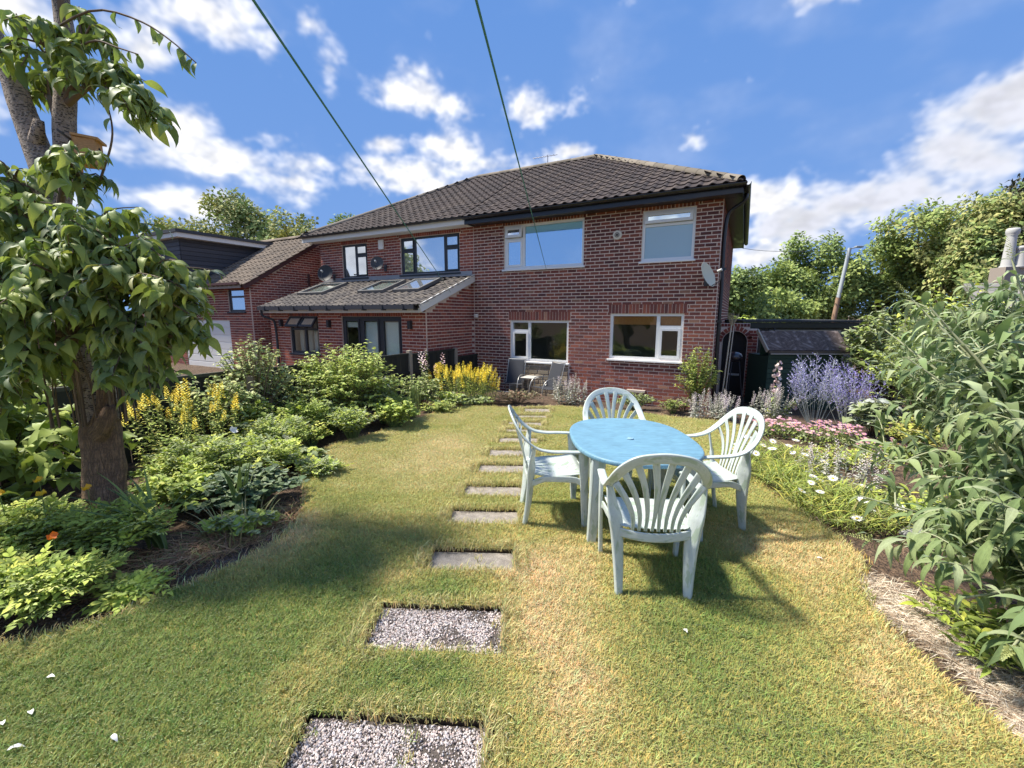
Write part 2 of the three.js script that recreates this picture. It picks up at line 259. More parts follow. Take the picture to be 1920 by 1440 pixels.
{ // stepping stones
  const grain = texture(512, (u, v) => { const n = tn(u, v, 160) * .6 + tn(u, v, 320, 3) * .6, s = tn(u, v, 12, 5) * .35; const b = .58 + n * .34 + s * .25; return [b * 1.03, b * .985, b * .93]; });
  const rough = texture(512, (u, v) => .5 + tn(u, v, 160) * .4 + tn(u, v, 320, 3) * .4, false);
  const m = std([1.0, .97, .93], .9, { map: grain, bumpMap: rough, bumpScale: .006 });
  const word = ['nearest', 'second', 'third', 'fourth', 'fifth', 'sixth', 'seventh', 'eighth', 'ninth', 'tenth', 'eleventh', 'farthest'];
  const peb = [0, 1, 2].map(k => { const g = new THREE.IcosahedronGeometry(1, 0), p = g.attributes.position, r = rng(90 + k); const seen = new Map(); for (let i = 0; i < p.count; i++) { const key = [p.getX(i), p.getY(i), p.getZ(i)].map(v => v.toFixed(2)).join(); if (!seen.has(key)) seen.set(key, .75 + .5 * r()); const s = seen.get(key); p.setXYZ(i, p.getX(i) * s, p.getY(i) * s * .7, p.getZ(i) * s); } g.computeVertexNormals(); return g; });
  const pm = std([1, 1, 1], .85);
  STONES.forEach(([x, z, w, d], k) => {
    const near = k < 2, top = near ? -.022 : -.026 + .005 * Math.min(5, k - 2);
    const t = thing('stepping_stone', k === 0 ? 'nearest stepping stone, dark slab strewn with pale chippings' : k === 1 ? 'second stepping stone from the near end, covered in pale chippings' : `${k === 11 ? 'farthest stepping stone of the row, by the flower bed' : word[k] + ' stepping stone from the near end of the row'}, plain grey concrete`, 'paving slab', [x, top - .05, z], stoneTurn(k), 'stepping stones set in the lawn');
    mesh('slab', metricUV(rbox(w, .1, d, .012, 0, 0, 0), .6), near ? std([.30, .27, .26], .9, { map: grain, bumpMap: rough, bumpScale: .008 }) : m, t);
    const r = rng(300 + k), n = near ? [10500, 7600][k] : 0;
    if (n) for (let q = 0; q < 3; q++) {
      const M = [], C = []; for (let i = 0; i < n / 3; i++) {
        const px = (r() - .5) * (w - .02), pz = (r() - .5) * (d - .02); const edge = Math.min((w / 2 - Math.abs(px)), (d / 2 - Math.abs(pz))); if (edge < .05 && r() > edge / .05 + .1) continue; if (noise(px * 7 + k * 5, pz * 7) > .22 && r() < .75) continue;
        const s = .0028 + .0048 * r() * r(); M.push(new THREE.Matrix4().compose(V(px, .05 + s * (.2 + .9 * r()), pz), new THREE.Quaternion().setFromEuler(new THREE.Euler(r() * 6, r() * 6, r() * 6)), V(s, s, s)));
        const b = r(); C.push(b < .13 ? vary(r, [.12, .095, .09], .3) : vary(r, b < .6 ? [.62, .56, .53] : b < .82 ? [.42, .38, .37] : [.52, .42, .39], .28));
      }
      copies('chippings', peb[q], pm, M, C, t);
    }
  });
}

// ---------------------------------------------------------------- masonry, roofs and windows
const COURSE = 0.0795, PITCH = 0.2275;
const brickGeo = [0, 1].map(k => { const g = box(1, 1, 1).toNonIndexed(); const p = g.attributes.position, n = g.attributes.normal, keep = []; for (let i = 0; i < p.count; i += 3) if (n.getZ(i) > -.5) keep.push(i, i + 1, i + 2); const q = new THREE.BufferGeometry(); for (const a of ['position', 'normal', 'uv']) { const s = g.attributes[a], w = s.itemSize, d = []; for (const i of keep) for (let c = 0; c < w; c++) d.push(s.array[i * w + c]); q.setAttribute(a, new THREE.Float32BufferAttribute(d, w)); } return q; })[0];
const brickTones = {
  old: [[0.15, 0.055, 0.05], [0.194, 0.065, 0.055], [0.225, 0.074, 0.062], [0.263, 0.084, 0.064], [0.294, 0.089, 0.065], [0.331, 0.103, 0.071], [0.388, 0.123, 0.077], [0.425, 0.218, 0.146]],
  new: [[0.41, 0.113, 0.071], [0.338, 0.087, 0.062], [0.467, 0.133, 0.08], [0.287, 0.073, 0.06], [0.374, 0.104, 0.064], [0.215, 0.067, 0.059]],
  mid: [[0.374, 0.101, 0.075], [0.301, 0.084, 0.068], [0.428, 0.122, 0.081], [0.254, 0.074, 0.062], [0.346, 0.095, 0.075]],
};
const brickFace = texture(128, (u, v) => { const n = tn(u, v, 20) * .6 + tn(u, v, 60, 4) * .5; const b = .88 + n * .3; return [b, b, b]; });
const brickMats = Object.fromEntries(Object.entries(brickTones).map(([k, l]) => [k, l.map(c => std(c, .88, { map: brickFace }))]));
const brickWhite = std([1, 1, 1], .88, { map: brickFace });
const mortarTex = texture(256, (u, v) => { const n = tn(u, v, 40) * .5 + tn(u, v, 120, 3) * .5; const b = 1 + n * .28; return [b * .93, b * .9, b * .88]; });
const mortarOld = std([.90, .80, .72], .95, { map: mortarTex }), mortarNew = std([.78, .66, .58], .95, { map: mortarTex }), mortarMid = std([.78, .67, .6], .95, { map: mortarTex });
const within = (poly, x, y) => { let c = false; for (let i = 0, j = poly.length - 1; i < poly.length; j = i++) if ((poly[i][1] > y) !== (poly[j][1] > y) && x < (poly[j][0] - poly[i][0]) * (y - poly[i][1]) / (poly[j][1] - poly[i][1]) + poly[i][0]) c = !c; return c; };
function wall(parent, name, poly, { holes = [], soldiers = [], pos = [0, 0, 0], turn = 0, tone = 'old', mortar = mortarOld, thick = .26, singles = 0, seed = 1, rare = .022, bricks = true, plain = [] }) {
  const sh = new THREE.Shape(poly.map(p => new THREE.Vector2(...p)));
  for (const [a, b, c, d] of holes) sh.holes.push(new THREE.Path([[a, c], [a, d], [b, d], [b, c]].map(p => new THREE.Vector2(...p))));
  const w = mesh(name, metricUV(new THREE.ExtrudeGeometry(sh, { depth: thick, bevelEnabled: false }).translate(0, 0, -thick - .007), .5), mortar, parent);
  w.position.set(...pos); w.rotation.y = turn; w.updateWorldMatrix(true, false);
  if (!bricks) return w;
  const r = rng(seed), ys = poly.map(p => p[1]), xs = poly.map(p => p[0]), y0 = Math.min(...ys), y1 = Math.max(...ys), x0 = Math.min(...xs), x1 = Math.max(...xs), all = [];
  const voids = [...holes, ...plain, ...soldiers.map(([a, b, y, h = .228]) => [a, b, y, y + h])];
  for (let k = 0; ; k++) {
    const y = y0 + (k + .5) * COURSE; if (y + COURSE * .3 > y1) break;
    let cuts = voids.filter(v => y > v[2] && y < v[3]).map(v => [v[0], v[1]]);
    for (let x = x0 - (k % 2) * PITCH / 2; x < x1; x += PITCH) {
      let parts = [[Math.max(x, x0), Math.min(x + PITCH, x1)]];
      for (const [a, b] of cuts) parts = parts.flatMap(([p, q]) => b <= p || a >= q ? [[p, q]] : [[p, a], [b, q]]).filter(([p, q]) => q - p > .026);
      for (const [p, q] of parts) if (q - p > .026 && within(poly, p + .012, y + .03) && within(poly, q - .012, y + .03) && within(poly, (p + q) / 2, y - .03)) all.push([(p + q) / 2, y, q - p - .0175, COURSE - .0205]);
    }
  }
  for (const [a, b, y, h = .228] of soldiers) { const n = Math.round((b - a) / COURSE), s = (b - a) / n; for (let i = 0; i < n; i++) { if (h > .2 && r() < .08) { all.push([a + (i + .5) * s, y + h * .26, s - .012, h * .42]); all.push([a + (i + .5) * s, y + h * .74, s - .012, h * .42]); } else all.push([a + (i + .5) * s, y + h / 2, s - .012, h - .012]); } }
  const eye = w.worldToLocal(camera.position.clone());
  all.forEach(b => { b[4] = Math.hypot(b[0] - eye.x, b[1] - eye.y, eye.z); }); all.sort((a, b) => a[4] - b[4]);
  const tones = brickTones[tone], M = [], C = [];
  all.forEach(([x, y, bw, bh], i) => {
    const t = tone === 'old' && r() < rare ? 7 : Math.floor(clamp(r() * .8 + .1 + .55 * fbm(x * .55 + seed, y * .8, 3, 3), 0, .999) * Math.min(tones.length, tone === 'old' ? 7 : 99)), z = -.0085 - .002 * r();
    if (i < singles) { const m = mesh(i ? `brick_${String(i).padStart(3, '0')}` : 'brick', brickGeo, brickMats[tone][t], w); m.position.set(x, y, z); m.scale.set(bw, bh, .02); m.rotation.z = (r() - .5) * .006; }
    else { M.push(new THREE.Matrix4().compose(V(x, y, z), new THREE.Quaternion().setFromEuler(new THREE.Euler(0, 0, (r() - .5) * .006)), V(bw, bh, .02))); C.push(vary(r, tones[t], .14)); }
  });
  if (M.length) copies('brickwork', brickGeo, brickWhite, M, C, w);
  return w;
}
// interlocking roof tile: a pan and a bold roll; along +y up the slope
const tileGeo = (() => {
  const prof = [[0, .008], [.025, .003], [.075, 0], [.125, .004], [.152, .022], [.176, .034], [.20, .035], [.224, .024], [.249, .008]], pos = [], idx = []; const L = .34, n = prof.length;
  for (const [y, lift] of [[0, .030], [L, .004]]) for (const [x, z] of prof) pos.push(x - .1245, y, z + lift);
  for (let i = 0; i + 1 < n; i++) idx.push(i, i + 1, n + i, i + 1, n + i + 1, n + i);
  const g = geom(pos, idx), lip = []; const li = [];
  for (const dz of [0, -.024]) for (const [x, z] of prof) lip.push(x - .1245, 0, z + .030 + dz);
  for (let i = 0; i + 1 < n; i++) li.push(n + i, n + i + 1, i, n + i + 1, i + 1, i);
  return merge([g, geom(lip, li)]);
})();
const tileTones = { dark: [[0.055, 0.04, 0.036], [0.046, 0.034, 0.031], [0.063, 0.046, 0.04], [0.04, 0.03, 0.028], [0.072, 0.054, 0.045]], brown: [[0.154, 0.118, 0.087], [0.132, 0.102, 0.076], [0.176, 0.135, 0.099], [0.114, 0.089, 0.07]], grey: [[0.123, 0.107, 0.093], [0.1, 0.087, 0.079], [0.146, 0.125, 0.105], [0.084, 0.074, 0.069]] };
const tileTex = texture(128, (u, v) => { const n = tn(u, v, 26) * .6 + tn(u, v, 80, 4) * .6; const b = .86 + n * .45; return [b, b, b * .97]; });
const tileMats = Object.fromEntries(Object.entries(tileTones).map(([k, l]) => [k, l.map(c => std(c, .86))]));
// a slope: poly in (along the eave, up the slope); the mesh frame has x along, y up the slope, z out
function slope(parent, name, poly, pos, turn, pitch, tone, { singles = 300, seed = 5, skip = [], gauge = .29, w = .238 } = {}) {
  const g = new THREE.ExtrudeGeometry(new THREE.Shape(poly.map(p => new THREE.Vector2(...p))), { depth: .05, bevelEnabled: false }).translate(0, 0, -.055);
  const m = mesh(name, g, std([.05, .045, .04], .9), parent); m.position.set(...pos); m.rotation.order = 'YXZ'; m.rotation.y = turn; m.rotation.x = -(Math.PI / 2 - pitch); m.updateWorldMatrix(true, false);
  const xs = poly.map(p => p[0]), vs = poly.map(p => p[1]), x0 = Math.min(...xs), x1 = Math.max(...xs), v1 = Math.max(...vs), r = rng(seed), list = [];
  const eye = m.worldToLocal(camera.position.clone());
  for (let v = -.045, k = 0; v < v1 - .12; v += gauge, k++) for (let x = x0 + w / 2; x < x1 - w * .2; x += w) { const vv = v + gauge / 2; if (!within(poly, clamp(x, x0 + .02, x1 - .02), Math.max(.02, vv))) continue; if (skip.some(([a, b, c, d]) => x > a && x < b && vv > c && vv < d)) continue; list.push([x, v, Math.hypot(x - eye.x, v - eye.y, eye.z)]); }
  list.sort((a, b) => a[2] - b[2]); const M = [], C = [], tones = tileTones[tone];
  list.forEach(([x, v], i) => {
    const t = Math.floor(r() * tones.length), dz = r() * .006, rz = (r() - .5) * .02;
    if (i < singles) { const o = mesh(i ? `roof_tile_${String(i).padStart(3, '0')}` : 'roof_tile', tileGeo, tileMats[tone][t], m); o.position.set(x, v, dz); o.rotation.z = rz; }
    else { M.push(new THREE.Matrix4().makeTranslation(x, v, dz)); C.push(vary(r, tones[t], .12)); }
  });
  if (M.length) copies('roof_tiles', tileGeo, std([1, 1, 1], .86), M, C, m);
  return m;
}
function caps(parent, A, B, tone = [.22, .195, .155], seed = 3) {      // half-round ridge or hip tiles laid from A to B
  const L = A.distanceTo(B), n = Math.max(1, Math.round(L / .43)), d = B.clone().sub(A).normalize(), r = rng(seed);
  const g = new THREE.CylinderGeometry(.10, .106, .45, 10, 1, true, 0, Math.PI), mats = [0, 1, 2].map(i => std(tone.map(c => c * (.8 + .2 * i)), .92, { side: THREE.DoubleSide }));
  for (let i = 0; i < n; i++) {
    const o = mesh('ridge_tile', g, pick(r, mats), parent), p = A.clone().addScaledVector(d, (i + .5) * L / n); o.position.copy(p);
    const X = d.clone().cross(V(0, 1, 0)).normalize(), Zu = X.clone().cross(d).normalize(); // Zu: up
    // cylinder axis y -> d; its open half faces down: thetaStart 0..pi covers +x half, so +x -> up
    o.setRotationFromMatrix(new THREE.Matrix4().makeBasis(Zu, d, Zu.clone().cross(d)));
  }
}
const PVC = phys([.80, .81, .81], .35, { clearcoat: .3, clearcoatRoughness: .3 }), anthracite = std([.030, .035, .045], .45), blackPVC = phys([.012, .012, .014], .35, { clearcoat: .2 }), whiteTrim = std([.72, .71, .68], .5), graphite = std([.05, .055, .07], .5);
const skyGlass = phys([.62, .74, .82], .015, { metalness: .9 }), cloudGlass = phys([.74, .78, .80], .02, { metalness: .85 }), darkGlass = phys([.9, .95, .93], .0, { transmission: 1, thickness: 0, ior: 1.6, specularIntensity: 1 });
const frosted = phys([.40, .52, .55], .28, { metalness: .35 });
// a window unit: frame [x0,x1,y0,y1] with bars; lights are panes, some in a sash of their own
function windowUnit(parent, name, [x0, x1, y0, y1], { frame = PVC, t = .055, z = -.075, bars = [], lights = [], sill = true, depth = .07 }) {
  const fr = [box(x1 - x0, t, depth, (x0 + x1) / 2, y1 - t / 2, 0), box(x1 - x0, t * 1.15, depth, (x0 + x1) / 2, y0 + t * .575, 0), box(t, y1 - y0 - t * 2.15, depth, x0 + t / 2, (y0 + t * 1.15 + y1 - t) / 2, 0), box(t, y1 - y0 - t * 2.15, depth, x1 - t / 2, (y0 + t * 1.15 + y1 - t) / 2, 0)];
  const w = mesh(name, merge(fr), frame, parent); w.position.z = z;
  for (const [kind, p, a, b, th = t] of bars) mesh(kind === 'v' ? 'mullion' : 'transom', kind === 'v' ? box(th, b - a, depth - .006, p, (a + b) / 2, -.002) : box(b - a, th, depth - .004, (a + b) / 2, p, -.001), frame, w);
  for (const { r: [a, b, c, d], sash = 0, glass = darkGlass, open = 0 } of lights) {
    const g = sash || 0, hold = open ? mesh('sash', merge([box(b - a, g, .05, 0, -g / 2, 0), box(b - a, g, .05, 0, -(d - c) + g / 2, 0), box(g, d - c - 2 * g, .05, -(b - a) / 2 + g / 2, -(d - c) / 2, 0), box(g, d - c - 2 * g, .05, (b - a) / 2 - g / 2, -(d - c) / 2, 0)]), frame, w) : w;
    if (open) { hold.position.set((a + b) / 2, d, .06); hold.rotation.x = -open; mesh('pane', box(b - a - 2 * g, d - c - 2 * g, .012, 0, -(d - c) / 2, 0), glass, hold); continue; }
    if (g) mesh('sash', merge([box(b - a, g, .04, (a + b) / 2, d - g / 2, .03), box(b - a, g, .04, (a + b) / 2, c + g / 2, .03), box(g, d - c - 2 * g, .04, a + g / 2, (c + d) / 2, .03), box(g, d - c - 2 * g, .04, b - g / 2, (c + d) / 2, .03)]), frame, w);
    mesh('pane', box(b - a - 2 * g + .01, d - c - 2 * g + .01, .012, (a + b) / 2, (c + d) / 2, g ? .02 : .0), glass, w);
  }
  if (sill) mesh('sill', rbox(x1 - x0 + .09, .045, .16, .008, (x0 + x1) / 2, y0 - .026, .05), frame, w);
  return w;
}
const EAVE = 4.21, OVER = .42, RUN = 4.27, RISE = 2.37, PITCHR = Math.atan2(RISE, RUN), SL = Math.hypot(RUN, RISE), HD = 2 * (RUN - OVER), LEFT = -12.25, MIDX = -6.1;
const roomDark = std([.40, .37, .33], .9);

// ---------------------------------------------------------------- the near house
const house = thing('brick_house', 'near half of the brick pair, white window frames and black gutter', 'house', [HC.x, 0, HC.z], -YAW);
{
  const W1 = [-4.965, -3.318, .53, 1.597], W2 = [-2.263, -.627, .705, 1.768], U1 = [-5.152, -2.975, 2.917, 4.02], U2 = [-1.612, -.513, 2.93, 4.012];
  wall(house, 'front_wall', [[MIDX, -.42], [0, -.42], [0, 4.22], [MIDX, 4.22]], { holes: [W1, W2, U1, U2], plain: [[-5.0, -3.28, -.42, .53]], soldiers: [[-5.02, -3.27, 1.597], [-2.32, -.57, 1.768], [-5.2, -2.93, 4.02, .17], [-1.66, -.47, 4.012, .18]], singles: 300, seed: 11 });
  wall(house, 'side_wall', [[.03, -.42], [HD, -.42], [HD, 4.22], [.03, 4.22]], { pos: [.012, 0, .0], turn: Math.PI / 2, seed: 12 });
  mesh('back_wall', box(6.0, 4.6, .25, -3.06, 1.9, -HD + .14), mortarOld, house);
  mesh('room_wall', box(5.7, 4.5, .08, -3.05, 1.9, -3.2), roomDark, house);
  mesh('upper_floor', box(5.7, .2, 2.8, -3.05, 2.35, -1.72), roomDark, house);
  mesh('party_wall', box(.1, 4.5, 3, MIDX + .1, 1.9, -1.8), roomDark, house);
  // rubble stone filling under the lower left window
  const r = rng(8), stoneM = [[.36, .29, .2], [.30, .25, .18], [.42, .35, .25], [.25, .2, .15]].map(c => std(c, .95));
  const panel = mesh('stone_panel', box(1.7, .94, .05, -4.14, .06, -.04), std([.24, .2, .15], .95), house);
  for (let y = -.4, k = 0; y < .47; k++) { const h = .1 + .06 * r(); for (let x = -4.98; x < -3.34;) { const w = Math.min(.12 + .22 * r(), -3.3 - x); mesh(`stone_${String(k * 20 + Math.round((x + 5) * 10)).padStart(3, '0')}`, rbox(w - .018, Math.min(h, .52 - y) - .016, .05, .012, x + w / 2, y + Math.min(h, .52 - y) / 2, -.01 + .01 * r(), 1), pick(r, stoneM), panel); x += w; } y += h; }
  windowUnit(house, 'window', W1, { bars: [['v', -4.42, .6, 1.54, .07], ['h', 1.33, -4.91, -4.455, .06]], lights: [{ r: [-4.91, -4.455, 1.36, 1.542] }, { r: [-4.91, -4.455, .593, 1.30], sash: .05 }, { r: [-4.385, -3.373, .593, 1.542] }] });
  const w2 = windowUnit(house, 'window', W2, { bars: [['v', -1.17, .77, 1.71, .075], ['h', 1.47, -1.13, -.68, .06]], lights: [{ r: [-2.208, -1.207, .768, 1.713] }, { r: [-1.132, -.682, 1.50, 1.713] }, { r: [-1.132, -.682, .768, 1.44], sash: .055 }] });
  const cane = texture(128, (u, v) => { const s = .5 + .5 * Math.sin(v * 6.2832 * 12), n = tn(u, v, 30) * .25; return [.74 - s * .12 + n, .47 - s * .1 + n, .24 - s * .06 + n]; });
  mesh('blind', metricUV(box(1.0, .19, .02, -1.71, 1.61, -.05), .2), std([1, 1, 1], .8, { map: cane }), w2); mesh('blind', metricUV(box(.45, .2, .02, -.907, 1.605, -.05), .2), std([1, 1, 1], .8, { map: cane }), w2);
  const u1 = windowUnit(house, 'window', U1, { bars: [['v', -4.60, 2.98, 3.965, .07], ['h', 3.68, -5.1, -4.635, .05]], lights: [{ r: [-5.10, -4.635, 3.705, 3.965], sash: .06, glass: cloudGlass, open: .16 }, { r: [-5.097, -4.635, 2.98, 3.655], sash: .05, glass: skyGlass }, { r: [-4.565, -3.03, 2.98, 3.79], glass: skyGlass }, { r: [-4.565, -3.03, 3.79, 3.965] }] });
  mesh('blind', box(1.53, .19, .02, -3.797, 3.876, -.05), std([.42, .66, .68], .8), u1);
  const u2 = windowUnit(house, 'window', U2, { bars: [['h', 3.70, -1.557, -.568, .06]], lights: [{ r: [-1.557, -.568, 3.735, 3.957], sash: .06, glass: skyGlass, open: .1 }, { r: [-1.557, -.568, 2.993, 3.67], sash: 0, glass: frosted }] });
  // roof: hipped at the free end
  const R0 = .34;
  slope(house, 'roof', [[MIDX, 0], [R0, 0], [R0 - RUN, SL], [MIDX, SL]], [0, EAVE + .06, OVER], 0, PITCHR, 'dark', { seed: 21 });
  slope(house, 'roof_hip_side', [[-RUN, 0], [RUN, 0], [0, SL]], [R0, EAVE + .06, OVER - RUN], Math.PI / 2, PITCHR, 'dark', { singles: 0, seed: 22 });
  slope(house, 'roof_back', [[-R0, 0], [-MIDX, 0], [-MIDX, SL], [RUN - R0, SL]], [0, EAVE + .06, OVER - 2 * RUN], Math.PI, PITCHR, 'dark', { singles: 0, seed: 23 });
  const peak = V(R0 - RUN, EAVE + RISE + .06, OVER - RUN);
  caps(house, V(R0 - .05, EAVE + .085, OVER - .03), peak, [.19, .165, .13], 4); caps(house, peak, V(MIDX, EAVE + RISE + .06, OVER - RUN), [.19, .165, .13], 5); caps(house, V(R0, EAVE + .1, OVER - 2 * RUN), peak, [.19, .165, .13], 6);
  // eaves: soffit, fascia, gutter
  mesh('soffit', merge([box(6.44, .02, .40, MIDX + 3.22, 4.1, .21), box(.33, .02, HD, .175, 4.1, -HD / 2 + .0)]), blackPVC, house);
  mesh('fascia', merge([box(6.44, .19, .025, MIDX + 3.22, 4.165, .42), box(.025, .19, HD + .4, .34, 4.165, -HD / 2 + .2)]), blackPVC, house);
  const gut = (L) => { const s = new THREE.Shape(); s.absarc(0, 0, .062, Math.PI, 2 * Math.PI); s.lineTo(.052, 0); s.absarc(0, 0, .052, 2 * Math.PI, Math.PI, true); return new THREE.ExtrudeGeometry(s, { depth: L, bevelEnabled: false, curveSegments: 8 }); };
  mesh('gutter', gut(6.5).rotateY(-Math.PI / 2).translate(.40, 4.235, .495), blackPVC, house);
  mesh('gutter', gut(HD + .5).translate(.415, 4.235, -HD), blackPVC, house);
  mesh('downpipe', merge([limb([V(.41, 4.18, -.15), V(.38, 4.05, -.15), V(.12, 3.85, -.15), V(.07, 3.7, -.15), V(.07, 2, -.15), V(.07, -.4, -.15)], [.038, .038], 10, 40), box(.11, .05, .1, .07, 2.7, -.15), box(.11, .05, .1, .07, 1.6, -.15), box(.11, .05, .1, .07, .5, -.15)]), blackPVC, house);
  const vent = mesh('wall_vent', new THREE.CylinderGeometry(.1, .105, .05, 28).rotateX(Math.PI / 2).translate(-2.167, 3.55, .02), std([.72, .68, .6], .6), house);
  mesh('vent_grille', merge([new THREE.CylinderGeometry(.06, .06, .012, 24).rotateX(Math.PI / 2).translate(-2.167, 3.55, .048)]), std([.05, .05, .05], .7), vent);
  for (const a of [.058, .034]) mesh('vent_ring', new THREE.TorusGeometry(a, .006, 6, 24).translate(-2.167, 3.55, .056), std([.6, .56, .5], .6), vent);
  mesh('wall_light', rbox(.1, .1, .09, .015, -6.02, 1.715, .045), std([.75, .72, .66], .5), house);
  mesh('air_brick', merge([box(.3, .09, .03, -1.55, -.1, .008), box(.42, .05, .14, -1.58, -.03, .05)]), std([.45, .4, .35], .9), house);
}
// chimney pot and aerial showing over the ridge
{
  const c = atHouse(6.0, 0, OVER - RUN - .55);
  const t = thing('chimney', 'dark chimney pot just showing above the ridge beside the aerial', 'chimney', [c.x, 5.9, c.z], -YAW);
  mesh('stack', box(.5, .9, .5, 0, .1, 0), brickMats.old[1], t); mesh('pot', new THREE.LatheGeometry([[.0, .5], [.13, .5], [.14, .56], [.12, .6], [.11, .86], [.135, .9], [.135, .94], [.1, .94], [.1, .6]].map(p => new THREE.Vector2(...p)), 18), std([.05, .045, .05], .8), t);
  const a = atHouse(5.75, 0, OVER - RUN - .3), n = thing('tv_aerial', 'thin rooftop television aerial above the ridge', 'aerial', [a.x, 6.35, a.z], -YAW);
  const al = std([.3, .3, .32], .4, { metalness: .7 });
  mesh('mast', limb([V(0, 0, 0), V(0, .75, 0)], [.014, .014], 6, 1), al, n); mesh('boom', limb([V(-.55, .72, 0), V(.35, .7, 0)], [.01, .01], 6, 1), al, n);
  for (let i = 0; i < 7; i++) mesh('element', limb([V(-.5 + i * .12, .715, -.1), V(-.5 + i * .12, .715, .1)], [.004, .004], 5, 1), al, n);
}
function dish(label, s, y, off, size, col, turn, tilt) {
  const c = atHouse(s, y, 0), t = thing('satellite_dish', label, 'satellite dish', [c.x, c.y, c.z], -YAW), m = std(col, .6, { side: THREE.DoubleSide }), k = graphite;
  mesh('wall_bracket', merge([box(.1, .2, .02, 0, -.05, .012), limb([V(0, -.05, .02), V(0, -.06, off * .7), V(0, .02, off * .8)], [.014, .014], 8, 8)]), k, t);
  const prof = []; for (let i = 0; i <= 8; i++) { const q = i / 8; prof.push(new THREE.Vector2(Math.max(.001, q * size / 2), q * q * size * .13)); } prof.push(new THREE.Vector2(size / 2 + .006, size * .13 - .004));
  const refl = mesh('reflector', new THREE.LatheGeometry(prof, 36).scale(.92, 1, 1.05).rotateX(Math.PI / 2), m, t); refl.position.set(0, .04, off); refl.rotation.set(-tilt, turn, 0, 'YXZ');
  mesh('feed_arm', limb([V(0, -size * .5, .05), V(0, -size * .42, size * .5), V(0, -size * .1, size * .62)], [.009, .009], 6, 6), k, refl);
  mesh('receiver_head', merge([new THREE.CylinderGeometry(.025, .03, .09, 12).rotateX(Math.PI / 2).translate(0, -size * .06, size * .6)]), std([.5, .5, .48], .5), refl);
}
dish('weathered cream satellite dish on the near house by its corner', .22, 2.5, .34, .5, [.62, .60, .46], 1.15, .38);

